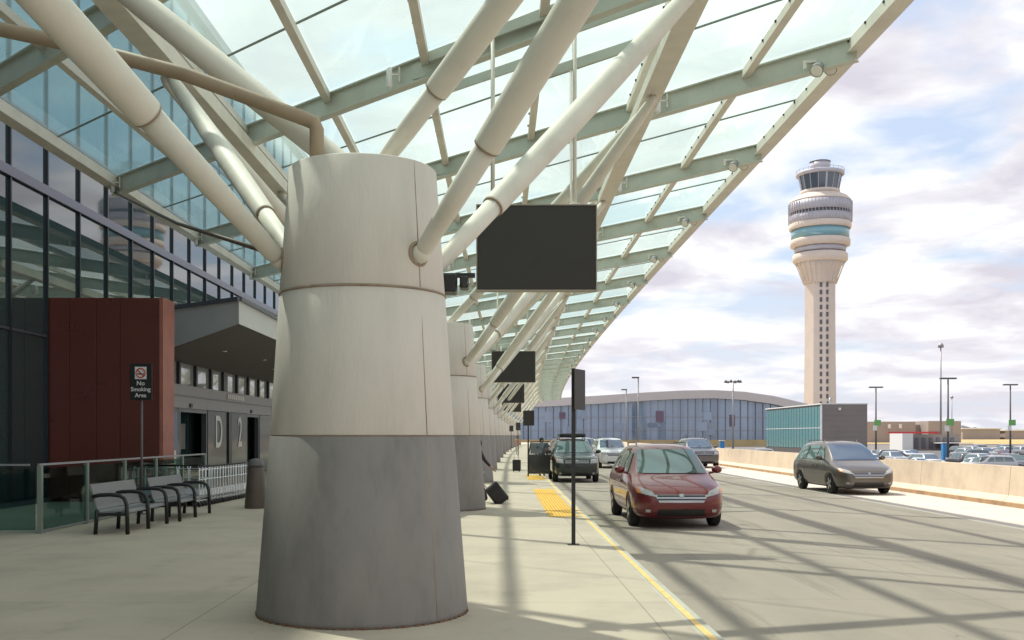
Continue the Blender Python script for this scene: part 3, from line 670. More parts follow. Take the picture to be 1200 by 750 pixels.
def patch(bvh, quad, axis, sgn, y0=0, nx=10, nz=7, off=.012, th=.0):
    b = MB(); P = {}
    for j in range(nz+1):
        for i in range(nx+1):
            s, t_ = i/nx, j/nz
            a = [quad[0][k]*(1-s)+quad[1][k]*s for k in (0, 1)]; c = [quad[3][k]*(1-s)+quad[2][k]*s for k in (0, 1)]
            p = [a[k]*(1-t_)+c[k]*t_ for k in (0, 1)]
            o, d = (Vector((p[0], y0-5*sgn, p[1])), Vector((0, sgn, 0))) if axis == 'y' else (Vector((-5*sgn, p[0], p[1])), Vector((sgn, 0, 0)))
            h, nn, _, _ = bvh.ray_cast(o, d)
            if h is not None:
                if nn.dot(d) > 0: nn = -nn
                P[i, j] = h+nn*off
    vs = list(P.values()); idx = {k: n for n, k in enumerate(P)}
    fs = [(idx[i, j], idx[i+1, j], idx[i+1, j+1], idx[i, j+1]) for i in range(nx) for j in range(nz) if all(q in idx for q in ((i, j), (i+1, j), (i+1, j+1), (i, j+1)))]
    b.add(vs, fs, 0, True); return b
def make_car(style, paintm, label, glass=CARGL, detail=True, rack=False):
    S = STY[style]; W = S['W']; L = S['L']; t = thing({'van': 'minivan', 'suv': 'suv', 'sedan': 'sedan'}[style], label, {'van': 'minivan', 'suv': 'suv', 'sedan': 'car'}[style])
    rings = [ring(s, W) for s in S['st']]; n = len(rings[0]); vs = [v for r in rings for v in r]; k = len(rings)
    fs = [(i*n+j, i*n+(j+1) % n, (i+1)*n+(j+1) % n, (i+1)*n+j) for i in range(k-1) for j in range(n)]+[tuple(range(n))[::-1], tuple(range((k-1)*n, k*n))]
    me = bpy.data.meshes.new('cage'); me.from_pydata(vs, [], fs)
    bm = bmesh.new(); bm.from_mesh(me); bmesh.ops.recalc_face_normals(bm, faces=bm.faces); bm.to_mesh(me); bm.free()
    def sub(o): m = o.modifiers.new('s', 'SUBSURF'); m.levels = 2; m.render_levels = 2
    body = evaluate(me, [sub])
    bm = bmesh.new(); bm.from_mesh(body); bvh = BVHTree.FromBMesh(bm); bm.free()
    wr = .345 if style != 'sedan' else .325
    cut = MB()
    for y in S['wb']:
        for s in (-1, 1): cut.lathe([(wr+.06, s*(W/2-.30)), (wr+.06, s*(W/2+.2))], (0, y, wr), 28, axis='x')
    cm = cut.build('cut', BLACK)
    def boo(o):
        m = o.modifiers.new('b', 'BOOLEAN'); m.operation = 'DIFFERENCE'; m.object = cm; m.solver = 'EXACT'
    body2 = evaluate(body, [boo]); bpy.data.objects.remove(cm)
    body2.materials.clear(); body2.materials.append(paintm)
    for p in body2.polygons: p.use_smooth = True; p.material_index = 0
    def setc(o_): o_.location.y -= 0
    bo = bpy.data.objects.new('body', body2); col.objects.link(bo); bo.parent = t
    O = lambda b, nm, m, par=t: b.build(nm, m, par, recalc=False)
    O(patch(bvh, S['ws'], 'y', 1), 'windscreen', glass)
    q = S['ws']; O(patch(bvh, [(x*.92, z+.03) for x, z in q], 'y', -1), 'rear_window', glass)
    for s in (1, -1):
        for qd in S['side']: O(patch(bvh, qd, 'x', -s), 'side_window', CARGL)
    for y in S['wb']:
        for s in (-1, 1):
            b = MB(); x0 = s*(W/2-.12); prof = [(wr*.62, -.10), (wr*.9, -.11), (wr*.985, -.09), (wr, -.04), (wr, .04), (wr*.985, .09), (wr*.9, .11), (wr*.62, .10)]
            b.lathe(prof, (x0, y, wr), 28, axis='x'); w_ = b.build('wheel', TYRE, t)
            b = MB(); b.lathe([(wr*.64, -.03), (wr*.66, .06), (wr*.60, .085)], (x0+s*.03, y, wr), 24, axis='x')
            for a in range(5):
                an = 2*PI*a/5; b.beam((x0+s*.118, y, wr), (x0+s*.118, y+wr*.58*math.cos(an), wr+wr*.58*math.sin(an)), .012, .09, up=(0, -math.sin(an), math.cos(an)))
            b.build('rim', RIM, w_)
    zt = S['st'][2][3]
    if detail:
        for s in (-1, 1):
            if style == 'van': hq = [(s*.52, zt-.13), (s*.80, zt-.06), (s*.86, zt+.08), (s*.60, zt-.01)]
            else: hq = [(s*.55, zt-.22), (s*.84, zt-.20), (s*.86, zt-.04), (s*.58, zt-.05)]
            O(patch(bvh, hq, 'y', 1, nx=8, nz=5, off=.01), 'headlight', LAMPC)
            O(patch(bvh, [(s*.80, zt-.06 if style == 'van' else zt-.2), (s*.88, zt-.04), (s*.90, zt+.06), (s*.85, zt+.06 if style == 'van' else zt-.05)], 'y', 1, nx=4, nz=4, off=.014), 'turn_signal', AMBER)
            O(patch(bvh, [(s*.64, .36), (s*.73, .36), (s*.74, .42), (s*.64, .42)], 'y', 1, nx=4, nz=4), 'fog_light', LAMPC)
            b = MB(); zm = S['side'][0][0][1]+.02; yy = S['side'][0][0][0]-.1
            b.ball((s*(W/2+.10), yy, zm+.05), .12, sc_=(1, .62, .72), n=14); b.beam((s*(W/2-.08), yy+.02, zm-.03), (s*(W/2+.05), yy, zm+.0), .08, .05); mo = b.build('mirror', paintm, t)
            O(patch(bvh, [(s*.72, .85), (s*.86, .85), (s*.84, 1.1), (s*.72, 1.1)], 'y', -1, nx=4, nz=4), 'tail_light', TAIL)
            for yd in (S['side'][1][0][0]-.04, S['side'][1][1][0]+.05):
                b = patch(bvh, [(yd, .35), (yd+.012, .35), (yd+.012, S['zr']-.2), (yd, S['zr']-.2)], 'x', -s, nx=1, nz=14, off=.004); O(b, 'door_seam', BLACK)
            for yd in (S['side'][1][0][0]-.28, S['side'][1][0][0]+.08):
                b = MB(); b.beam((s*(W/2+.012), yd, .93), (s*(W/2+.012), yd+.2, .93), .03, .035); b.build('door_handle', paintm, t)
            b = MB(); b.beam((s*(W*.29), 2.6, S['zr']+.075), (s*(W*.29), L-.9, S['zr']+.07), .03, .03); 
            for yy2 in (2.65, L-.95): b.beam((s*(W*.29), yy2, S['zr']-.02), (s*(W*.29), yy2, S['zr']+.07), .03, .05, up=(0, 1, 0))
            if style != 'sedan': b.build('roof_rail', DFRAME if style == 'suv' else CHROME, t)
        gz = zt-.14 if style == 'van' else zt-.16
        O(patch(bvh, [(-.46, gz-.10), (.46, gz-.10), (.56, gz+.06), (-.56, gz+.06)], 'y', 1, nx=12, nz=5, off=.008), 'grille', CHROME if style == 'van' else BLACK)
        for dz in (-.05, .02): O(patch(bvh, [(-.5, gz+dz), (.5, gz+dz), (.5, gz+dz+.028), (-.5, gz+dz+.028)], 'y', 1, nx=12, nz=1, off=.016), 'grille_bar', DFRAME if style == 'van' else CHROME)
        O(patch(bvh, [(-.52, .28), (.52, .28), (.48, .42), (-.48, .42)], 'y', 1, nx=10, nz=4, off=.006), 'air_intake', BLACK)
        O(patch(bvh, [(-.045, gz+.01), (.045, gz+.01), (.045, gz+.07), (-.045, gz+.07)], 'y', 1, nx=3, nz=3, off=.022), 'badge', CHROME)
        b = MB()
        for s in (-.5, .15): b.tube([(s*W*.5+.1, 1.12, S['ws'][0][1]-.03), (s*W*.5+.55, 1.38 if style == 'van' else 1.55, S['ws'][0][1]+.12)], .01, 6)
        b.build('wiper', BLACK, t)
    return t
red = make_car('van', P_RED, 'maroon minivan driving in the kerbside lane, largest vehicle in view'); place(red, (3.93, 21.35, -.12), R(0))
gry = make_car('van', P_GREY, 'taupe grey minivan driving beside the concrete barrier', CARGB); place(gry, (12.35, 33.6, -.12), R(1.5))
dg = make_car('suv', P_GREEN, 'dark green suv with loaded roof rack and one door open, stopped at the kerb'); place(dg, (3.47, 42.4, -.12), 0)
# roof load and open door of the dark suv
b = MB(); b.rbox(3.47-.55, 3.47+.6, 45.0, 46.6, 1.76, 1.93, .06); o = b.build('roof_box', BLACK, dg)
b = MB(); x0 = 2.49
b.rbox(x0-.98, x0-.02, 44.22, 44.32, .18, 1.02, .03); o = b.build('open_door', P_GREEN, dg)
b = MB(); b.box(x0-.88, x0-.1, 44.25, 44.29, 1.05, 1.52); b.build('door_window', CARGL, o)
b = MB(); b.beam((x0-.96, 44.27, 1.02), (x0-.86, 44.27, 1.56), .06, .05); b.beam((x0-.86, 44.27, 1.555), (x0-.03, 44.27, 1.56), .05, .05); b.build('door_frame', P_GREEN, o)
wh = make_car('suv', P_WHITE, 'white suv waiting in the road behind the dark green suv', CARGB); place(wh, (7.25, 60.5, -.12), R(2))
w2 = copy_tree(wh); place(w2, (6.6, 72, -.12), 0, 'pale silver suv behind the white suv, mostly hidden by it')
def recolor(root, m, src):
    def rec(o):
        if o.type == 'MESH':
            for sl_ in o.material_slots:
                if sl_.material == src: sl_.link = 'OBJECT'; sl_.material = m
        for c in o.children: rec(c)
    rec(root)
recolor(w2, P_SIL, P_WHITE)
bs = copy_tree(wh); place(bs, (12.6, 61, -.12), 0, 'dark grey suv driving up behind the maroon minivan on its right'); recolor(bs, P_DG, P_WHITE)
b2 = copy_tree(wh); place(b2, (4.6, 64, -.12), 0, 'dark burgundy suv half hidden between the white suv and the dark green suv'); recolor(b2, P_BURG, P_WHITE)
# parked cars beyond the barrier
protos = {s: make_car(s, P_WHITE, 'x', CARGB if s != 'van' else CARGL, detail=False) for s in ('sedan', 'suv', 'van')}
cols = [('white', P_WHITE), ('silver', P_SIL), ('black', P_BLK), ('dark grey', P_DG), ('white', P_WHITE), ('blue', P_BLUE), ('burgundy', P_BURG), ('silver', P_SIL), ('beige', P_BEI)]
used = set(); cnt = 0
def park(x, y, rz, s=None, c=None, where='in the car park'):
    global cnt
    s = s or random.choice(['sedan', 'sedan', 'suv', 'sedan', 'suv', 'van']); nm, m = c or random.choice(cols)
    if s in used: r = copy_tree(protos[s])
    else: r = protos[s]; used.add(s)
    far = 'near rows' if y < 125 else 'middle rows' if y < 175 else 'far rows'
    place(r, (x, y, GZ+.01), rz, '%s %s parked %s' % (nm, {'sedan': 'sedan', 'suv': 'suv', 'van': 'minivan'}[s], where), 'cars in the car park beyond the barrier')
    for m_ in (m,): recolor(r, m_, P_WHITE)
    cnt += 1
OR2 = 'first second third fourth fifth sixth seventh eighth ninth tenth eleventh twelfth thirteenth fourteenth fifteenth sixteenth'.split()
def row(y, u0, u1, side, gap=.12, sp=None, nm='first', ct=0):
    x = (u0-578)*y/1200; xe = (u1-578)*y/1200
    while x < xe:
        if random.random() > gap: park(x, y+random.uniform(-.4, .4), (R(90)*random.choice((1, -1)) if side else R(random.choice((0, 180))))+R(random.uniform(-4, 4)), where='%s from the left in the %s car park row' % (OR2[min(ct, 15)], nm)); ct += 1
        x += (sp or (5.6 if side else 2.9))*random.uniform(.95, 1.1)
row(99, 1060, 1215, True, .0, nm='nearest'); row(108, 1028, 1210, False, .1, nm='second'); row(124, 1030, 1210, False, .15, nm='third'); row(142, 1020, 1205, True, .15, nm='fourth')
row(160, 1030, 1205, False, .3, nm='fifth'); row(184, 1130, 1205, False, .3, nm='sixth'); row(216, 1130, 1205, True, .3, nm='farthest'); row(150, 868, 905, True, 0, nm='short')
for s in protos:
    if s not in used: park(45, 112, 0, s)
# ------------------------------------------------------------------ luggage and people
def suitcase(label, loc, rot, handle=.45, m=None):
    t = thing('suitcase', label, 'suitcase'); mm = m or mat('black_luggage', (.02, .018, .018), .6, var=.2, scale=8)
    b = MB(); b.rbox(-.20, .20, -.13, .13, .05, .62, .04); b.build('case_body', mm, t)
    b = MB(); b.rbox(-.16, .16, -.165, -.125, .12, .5, .02); b.build('front_pocket', mm, t)
    b = MB()
    for x in (-.11, .11): b.tube([(x, .10, .62), (x, .10, .62+handle)], .009, 8)
    b.tube([(-.12, .10, .62+handle), (.12, .10, .62+handle)], .014, 8); b.build('pull_handle', GALV, t)
    for x in (-.15, .15):
        b = MB(); b.lathe([(.02, -.02), (.045, -.015), (.045, .015), (.02, .02)], (x, .08, .045), 12, axis='x'); b.build('wheel', BLACK, t)
    t.location = loc; t.rotation_euler = rot; return t
suitcase('black suitcase with raised handle standing alone on the sidewalk', (1.18, 51.6, 0), (0, 0, R(8)))
suitcase('black rolling suitcase tilted and pulled by the person behind the second column', (.30, 27.7, -.0), (R(0), R(-38), R(8)), handle=.38)
def person(label, loc, rz, joints, edges, rad, clothes, skin=(.45, .28, .2), hair=(.02, .015, .012)):
    """one continuous skinned body; materials by height / limb"""
    me = bpy.data.meshes.new('body'); me.from_pydata(joints, edges, [])
    def mods(o):
        m = o.modifiers.new('k', 'SKIN'); m.use_smooth_shade = True
        for i, r_ in enumerate(rad):
            o.data.skin_vertices[0].data[i].radius = (r_[0], r_[1]) if isinstance(r_, tuple) else (r_, r_)
        o.data.skin_vertices[0].data[0].use_root = True
        s = o.modifiers.new('s', 'SUBSURF'); s.levels = 2
    m2 = evaluate(me, [mods]); t = thing('person', label, 'person'); m2.materials.clear()
    sk = mat('skin', skin, .6); to = mat('top_cloth', clothes[0], .8, var=.1, scale=9); tr = mat('trouser_cloth', clothes[1], .8, var=.1, scale=9); sh = mat('shoe', (.02, .02, .02), .5)
    for m in (sk, to, tr, sh): m2.materials.append(m)
    hands = [Vector(joints[i]) for i in (9, 12)]
    for p in m2.polygons:
        c = p.center; p.use_smooth = True
        hd = min((c-h).length for h in hands)
        p.material_index = 3 if c.z < .09 else 0 if (hd < .13 or c.z > 1.43) else 2 if c.z < .93 else 1
    bo = bpy.data.objects.new('body', m2); col.objects.link(bo); bo.parent = t
    hc = Vector(joints[4])
    b = MB(); b.ball(hc+Vector((0, .018, .03)), .108, n=16, sc_=(.92, 1.05, 1.12))
    b.v = [v if v[1] > hc.y-.055 or v[2] > hc.z+.06 else (v[0]*.9, hc.y-.05, v[2]) for v in b.v]; b.build('hair', mat('hair', hair, .7), t)
    for s in (-1, 1):
        b = MB(); b.ball(hc+Vector((s*.032, -.088, .012)), .011, n=8); b.build('eye', BLACK, t)
    b = MB(); b.ball(hc+Vector((0, -.102, -.018)), .017, n=8, sc_=(.8, 1, 1.3)); b.build('nose', sk, t)
    for i, ei in ((9, 8), (12, 11)):
        h = Vector(joints[i]); d = (h-Vector(joints[ei])).normalized(); sd = d.cross(Vector((0, 1, 0))).normalized()
        b = MB()
        for f in range(4):
            st = h+d*.03+Vector((0, (f-1.5)*.019, 0)); ln = (.06, .072, .068, .05)[f]
            b.tube([st, st+d*ln*.5, st+d*ln*.85+sd*.015, st+d*ln+sd*.03], [.010, .009, .008, .006], 6)
        b.tube([h+Vector((0, -.03, 0)), h+d*.03+Vector((0, -.055, 0)), h+d*.055+Vector((0, -.06, 0))], [.012, .010, .007], 6); b.build('fingers', sk, t)
    t.location = loc; t.rotation_euler = (0, 0, rz); return t
ED = [(0, 1), (1, 2), (2, 3), (3, 4), (4, 5), (2, 6), (6, 7), (7, 8), (8, 9), (2, 10), (10, 11), (11, 12), (0, 13), (13, 14), (14, 15), (15, 16), (0, 17), (17, 18), (18, 19), (19, 20)]
RAD = [(.15, .11), (.14, .10), (.17, .10), .055, (.078, .095), (.06, .075), .075, .05, .042, .034, .07, .045, .034, .10, .06, .045, (.045, .04), .10, .06, .045, (.045, .04)]
def pose(larm=((-.21, 0, 1.38), (-.26, .0, 1.12), (-.27, -.05, .92), (-.27, -.09, .82)), rarm=((.21, 0, 1.38), (.26, .02, 1.1), (.27, -.06, .84)), step=.0):
    return [(0, 0, .95), (0, 0, 1.15), (0, 0, 1.36), (0, -.01, 1.50), (0, -.02, 1.60), (0, -.02, 1.69), *larm, *rarm, (-.10, 0, .88), (-.11, -step*.5, .50), (-.11, -step, .09), (-.11, -step-.14, .04), (.10, 0, .88), (.11, step*.35, .50), (.11, step, .09), (.11, step-.14, .04)]
person('person in dark jacket half hidden behind the second column, pulling a suitcase', (-.42, 28.3, 0), R(-75),
       pose(rarm=((.21, 0, 1.38), (.30, .13, 1.14), (.33, .34, .92)), step=.22), ED, RAD, ((.03, .025, .035), (.03, .035, .07)))
person('person in dark clothes standing behind the open door of the green suv', (2.18, 46.2, 0), R(20), pose(step=.03), ED, RAD, ((.03, .03, .03), (.04, .035, .03)))
person('person in pink and yellow top standing far off by the farthest sign posts', (2.35, 100, 0), R(10), pose(step=.05), ED, RAD, ((.62, .35, .25), (.45, .35, .3)))
# ------------------------------------------------------------------ control tower
TY = 452; TX = (961-578)*TY/1200
def tz(v): return 1.85+(510-v)*TY/1200
def tr_(px): return px*TY/1200
tw = thing('control_tower', 'tall beige airport control tower with banded round cab head', 'control tower', (TX, TY, GZ))
c = (TX, TY, 0)
b = MB()
b.lathe([(tr_(22), GZ), (tr_(19.5), tz(480)), (tr_(18.5), tz(400)), (tr_(18.3), tz(332))], c, 8, smooth=False, a0=R(22.5)-R(18))
b.build('shaft', TOWC, tw)
b = MB()
for j in range(24):
    a = 2*PI*j/24; ca, sa = math.cos(a), math.sin(a)
    b.beam((TX+tr_(18.5)*ca, TY+tr_(18.5)*sa, tz(333)), (TX+tr_(28)*ca, TY+tr_(28)*sa, tz(308)), .3, .2)
b.lathe([(tr_(18.8), tz(333)), (tr_(20), tz(325)), (tr_(24), tz(313)), (tr_(28), tz(309))], c, 48); b.build('flared_neck', TOWC, tw)
for nm, m, pr in (('lower_ring', TOWC, [(28.5, 309), (31, 306), (31, 299), (29, 297.5)]), ('recess_band', TOWD, [(27.5, 297.5), (27.5, 290)]), ('grey_ring', TOWG, [(28.5, 296.5), (29.5, 291)]),
                  ('beige_ring', TOWC, [(30, 290.5), (33.5, 289), (34, 283), (33, 281.5)]), ('teal_glazing', TOWT, [(32.6, 281.3), (32.9, 270)]), ('beige_ring', TOWC, [(34, 269.8), (35, 268), (35, 263), (34, 262.3)]),
                  ('grey_drum', TOWG, [(34.3, 262.2), (35.2, 253.6), (34, 253.5)]), ('dark_band', TOWD, [(33.8, 253.4), (34, 250.2)]), ('grey_drum', TOWG, [(35.3, 250), (35.6, 238.6)]),
                  ('rounded_ledge', TOWC, [(35.7, 238.4), (34.5, 236.5), (31, 232.5), (26, 229.8), (22.5, 228.5)]), ('cab_base', TOWC, [(22.2, 228.3), (22.4, 224.3)]), ('cab_glass', TOWW, [(20.8, 224.2), (24, 207.2)]),
                  ('roof_ring', TOWG, [(25.5, 207), (27.3, 206), (27.3, 203), (22, 201.3), (12, 200.6)]), ('roof_room', TOWG, [(11.5, 200.5), (11.5, 190.6)]), ('roof_cap', TOWD, [(12, 190.5), (12, 189.8), (3, 189.2)])):
    b = MB(); b.lathe([(tr_(r), tz(v)) for r, v in pr], c, 48 if nm not in ('cab_glass',) else 16, smooth=nm != 'cab_glass'); b.build(nm, m, tw)
b = MB()
for j in range(56):
    a = 2*PI*j/56; ca, sa = math.cos(a), math.sin(a)
    b.beam((TX+tr_(35.6)*ca, TY+tr_(35.6)*sa, tz(262)), (TX+tr_(35.9)*ca, TY+tr_(35.9)*sa, tz(239)), .22, .12)
b.build('vertical_rib', TOWG, tw)
for j in range(16):
    a = 2*PI*j/16; ca, sa = math.cos(a), math.sin(a); b = MB(); b.beam((TX+tr_(21)*ca, TY+tr_(21)*sa, tz(224.4)), (TX+tr_(24.3)*ca, TY+tr_(24.3)*sa, tz(207)), .22 if j % 4 else .7, .22 if j % 4 else .7); b.build('cab_mullion', TOWG, tw)
b = MB()
for j in range(24):
    a = 2*PI*j/24; ca, sa = math.cos(a), math.sin(a); b.beam((TX+tr_(27)*ca, TY+tr_(27)*sa, tz(203)), (TX+tr_(27)*ca, TY+tr_(27)*sa, tz(200.2)), .12, .12)
b.tube([(TX+tr_(27)*math.cos(2*PI*j/32), TY+tr_(27)*math.sin(2*PI*j/32), tz(200.2)) for j in range(33)], .08, 6, caps=False); b.build('roof_railing', GALV, tw)
for dx, h in ((0, 185.5), (-5, 188), (6, 187.5)):
    b = MB(); b.tube([(TX+tr_(dx), TY, tz(191)), (TX+tr_(dx), TY, tz(h))], .12, 6); b.build('antenna', GALV, tw)
d = Vector((-TX, -TY, 0)).normalized(); sd = Vector((-d.y, d.x, 0))
for i in range(17):
    for du in (1, 8):
        v = 336+i*8.6; rr = tr_(17.2)+.03; P = Vector((TX, TY, tz(v)))+d*(rr+.0)+sd*tr_(-du if False else du)
        b = MB(); b.beam(P+Vector((0, 0, -.95)), P+Vector((0, 0, .95)), 1.0, .5, up=tuple(d)); b.build('window', TOWD, tw)
# ------------------------------------------------------------------ teal glass box building
bb = thing('glass_box_building', 'low flat roofed building with teal glass side and taupe end wall', 'building', (67, 215, GZ))
X0, X1, YA, YB = 63, 71.6, 196, 236; ZT = 7.75
b = MB(); b.box(X0, X1, YA, YB, GZ, ZT); b.build('wall', TAUPE, bb)
n = 20
for i in range(n):
    ya = YA+.5+(YB-YA-1)*i/n; yb = YA+.5+(YB-YA-1)*(i+1)/n
    b = MB(); b.box(X0-.16, X0-.05, ya+.06, yb-.06, -.7, 7.4); b.build('window', TEAL, bb)
    b = MB(); b.box(X0-.24, X0-.02, ya-.06, ya+.06, -.75, 7.45); b.build('mullion', GALV, bb)
b = MB(); b.box(X0-.2, X0-.02, YA, YB, GZ+.05, -.8); b.build('plinth', SOFF, bb)
b = MB(); b.box(X0-.3, X1+.1, YA-.1, YB+.1, ZT+.003, ZT+.22); b.box(X0-.22, X0-.01, YA+.02, YA+.4, GZ, ZT); b.box(X0-.20, X0-.04, YA+.5, YB, 3.2, 3.32); b.build('trim', WHITEP, bb)
b = MB()
for i in range(9): b.box(X0+.3, X1-.05, YA-.03, YA-.008, GZ+.2+i*1.05, GZ+1.2+i*1.05)
b.build('cladding_panel', TAUPE, bb)
b = MB(); b.rbox(66.0, 66.5, YA-.3, YA-.05, 6.6, 7.1, .05); b.build('wall_lamp', WHITEP, bb)
b = MB(); b.tube([(67.5, 205, ZT), (67.5, 205, ZT+1.6)], .3, 8); b.build('vent_pipe', GALV, bb)
# ------------------------------------------------------------------ concourse
cc = thing('concourse_building', 'long blue glass concourse with curved pinkish roof across the background', 'concourse', (50, 350, GZ))
prof = [(560, 470), (600, 468.5), (640, 467.5), (700, 464), (760, 460), (800, 458), (835, 457.5), (870, 459.5), (905, 464.5), (945, 474), (1000, 489)]
def rv(u):
    for (a, va), (c_, vc) in zip(prof, prof[1:]):
        if u <= c_: return va+(vc-va)*(u-a)/(c_-a)
    return prof[-1][1]
CYD = 340
def cpt(u, v):
    Y = CYD+.0009*(u-780)**2
    return ((u-578)*Y/1200, Y, 1.85+(510-v)*Y/1200)
us = [560+4.4*i for i in range(100)]
b = MB()
for ua, ub in zip(us, us[1:]):
    A_ = cpt(ua, rv(ua)); B_ = cpt(ub, rv(ub))
    th = 9.5*CYD/1200
    v = [(A_[0], A_[1]-3, A_[2]), (B_[0], B_[1]-3, B_[2]), (B_[0], B_[1]-1.5, B_[2]-th), (A_[0], A_[1]-1.5, A_[2]-th), (A_[0], A_[1]+60, A_[2]+1), (B_[0], B_[1]+60, B_[2]+1), (A_[0], A_[1]+60, A_[2]-th), (B_[0], B_[1]+60, B_[2]-th)]
    b.add(v, [(0, 1, 2, 3), (0, 4, 5, 1), (3, 2, 7, 6), (4, 6, 7, 5)])
b.build('roof', CROOF, cc)
for i in range(0, 98, 1):
    ua, ub = us[i], us[i+1]; A_ = cpt(ua, rv(ua)); B_ = cpt(ub, rv(ub)); th = 9.8*CYD/1200; b = MB()
    z0 = GZ+2.2
    v = [(A_[0], A_[1], z0), (B_[0], B_[1], z0), (B_[0], B_[1], B_[2]-th), (A_[0], A_[1], A_[2]-th)]; v += [(x, y+.3, z) for x, y, z in v]
    b.add(v, [(0, 1, 2, 3), (7, 6, 5, 4), (0, 4, 5, 1), (1, 5, 6, 2), (0, 3, 7, 4)]); b.build('window', random.choice([CGL[0], CGL[0], CGL[1], CGL[0], CGL[2]]), cc)
for i in range(0, 100, 2):
    ua = us[i]; A_ = cpt(ua, rv(ua)); b = MB(); b.box(A_[0]-.07, A_[0]+.07, A_[1]-.3, A_[1]-.02, GZ+.1, A_[2]-9.9*CYD/1200); b.build('mullion', GALV, cc)
for zz in (3.6, 8.0):
    b = MB()
    for ua, ub in zip(us, us[1:]):
        A_ = cpt(ua, 500); B_ = cpt(ub, 500); b.beam((A_[0], A_[1]-.12, zz), (B_[0], B_[1]-.12, zz), .15, .16)
    b.build('transom', GALV, cc)
b = MB()
for ua, ub in zip(us, us[1:]):
    A_ = cpt(ua, 500); B_ = cpt(ub, 500); b.beam((A_[0], A_[1], GZ+1.1), (B_[0], B_[1], GZ+1.1), .6, 2.2)
b.build('base_wall', mat('ochre_wall', (.50, .38, .19), .8, var=.2, scale=.2), cc)
for u, v, wd, h in ((773, 488, 9, 13), (660, 487, 10, 8), (858, 493, 6, 14)):
    A_ = cpt(u, v); b = MB(); b.box(A_[0]-wd*.14, A_[0]+wd*.14, A_[1]-.6, A_[1]-.45, A_[2]-h*.14, A_[2]+h*.14); b.build('banner', mat('faded_red_banner', (.17, .12, .17), .7), cc)
random.seed(21)
CPATCH = glassy('concourse_grey_patch', (.22, .27, .33), .3)
for i in range(14):  # patches set before the glass, reflections imitated by their colour
    u = random.uniform(640, 830); v = random.uniform(486, 512); A_ = cpt(u, v); wd, h = random.uniform(.7, 2.4), random.uniform(.6, 1.9)
    b = MB(); b.box(A_[0]-wd, A_[0]+wd, A_[1]-.44, A_[1]-.33, A_[2]-h, A_[2]+h); b.build('reflection_patch', random.choice([CGL[2], CGL[2], CGL[1], CGL[1], CPATCH]), cc)
# ------------------------------------------------------------------ light masts
def lot_light(u, vtop, Y, label, sign=True, wide=1.1):
    x = (u-578)*Y/1200; z = 1.85+(510-vtop)*Y/1200
    t = thing('car_park_light', label, 'light pole', (x, Y, GZ), 'flat headed light poles in the car park')
    b = MB(); b.tube([(x, Y, GZ), (x, Y, z-.25)], [.16, .10], 10); b.lathe([(.35, GZ), (.35, GZ+.7)], (x, Y, 0), 12); b.build('pole', BROWNM, t)
    b = MB(); b.rbox(x-wide, x+wide, Y-.3, Y+.3, z-.22, z, .05); b.build('lamp_head', BROWNM, t)
    if sign:
        zs = 1.85+(510-499)*Y/1200
        b = MB(); b.rbox(x-.35, x+.75, Y-.22, Y-.17, zs+.05, zs+.95, .02); b.build('row_sign', SGREEN, t)
        b = MB(); b.box(x-.5, x+.1, Y-.19, Y-.15, zs-.75, zs+.1); b.build('row_panel', WHITEP, t)
lot_light(1026.5, 453, 165, 'flat headed light pole with green row sign beside the taupe wall')
lot_light(1111, 442.5, 140, 'tallest flat headed light pole with green row sign, by the blue kiosk')
lot_light(1184, 450, 160, 'rightmost flat headed light pole with green row sign')
def street_lamp(u, vtop, Y, label):
    x = (u-578)*Y/1200; z = 1.85+(510-vtop)*Y/1200
    t = thing('street_lamp', label, 'street lamp', (x, Y, GZ), 'street lamps before the concourse')
    b = MB(); b.tube([(x, Y, GZ), (x, Y, z)], [.14, .09], 8); b.build('pole', GALV, t)
    b = MB(); b.rbox(x-.95, x+.12, Y-.2, Y+.2, z-.05, z+.18, .05); b.build('lamp_head', BROWNM, t)
street_lamp(748, 443, 150, 'taller street lamp standing before the blue concourse'); street_lamp(734, 457, 190, 'shorter street lamp left of the taller one, before the concourse')
x = (859-578)*270/1200; z = 1.85+(510-447)*270/1200
t = thing('high_mast_light', 'high mast with a ring of floodlights above the concourse roof', 'light mast', (x, 270, GZ))
b = MB(); b.tube([(x, 270, GZ), (x, 270, z)], [.3, .18], 10); b.build('pole', GALV, t)
b = MB(); b.tube([(x+1.6*math.cos(2*PI*j/20), 270+1.6*math.sin(2*PI*j/20), z) for j in range(21)], .1, 6, caps=False); b.beam((x-1.6, 270, z), (x+1.6, 270, z), .1, .1); b.beam((x, 268.4, z), (x, 271.6, z), .1, .1); b.build('ring_frame', GALV, t)
for j in range(6):
    a = 2*PI*j/6; b = MB(); b.tube([(x+1.9*math.cos(a), 270+1.9*math.sin(a), z+.35), (x+2.0*math.cos(a), 270+2.0*math.sin(a), z-.35)], [.2, .42], 10); b.build('lamp_head', BROWNM, t)
def mast(u, vtop, Y, r, label):
    x = (u-578)*Y/1200; z = 1.85+(510-vtop)*Y/1200; t = thing('thin_mast', label, 'mast', (x, Y, GZ))
    b = MB(); b.tube([(x, Y, GZ), (x, Y, z)], [r, r*.5], 8); b.build('pole', GALV, t)
    b = MB(); b.lathe([(r*2.2, 0), (r*2.4, r*2), (r, r*4)], (x, Y, z-r), 10); b.build('mast_top', GALV, t)
mast(1102.5, 406, 300, .35, 'very tall thin mast left of the tallest car park light'); mast(1115.5, 466, 320, .2, 'short thin mast right of the tallest car park light')
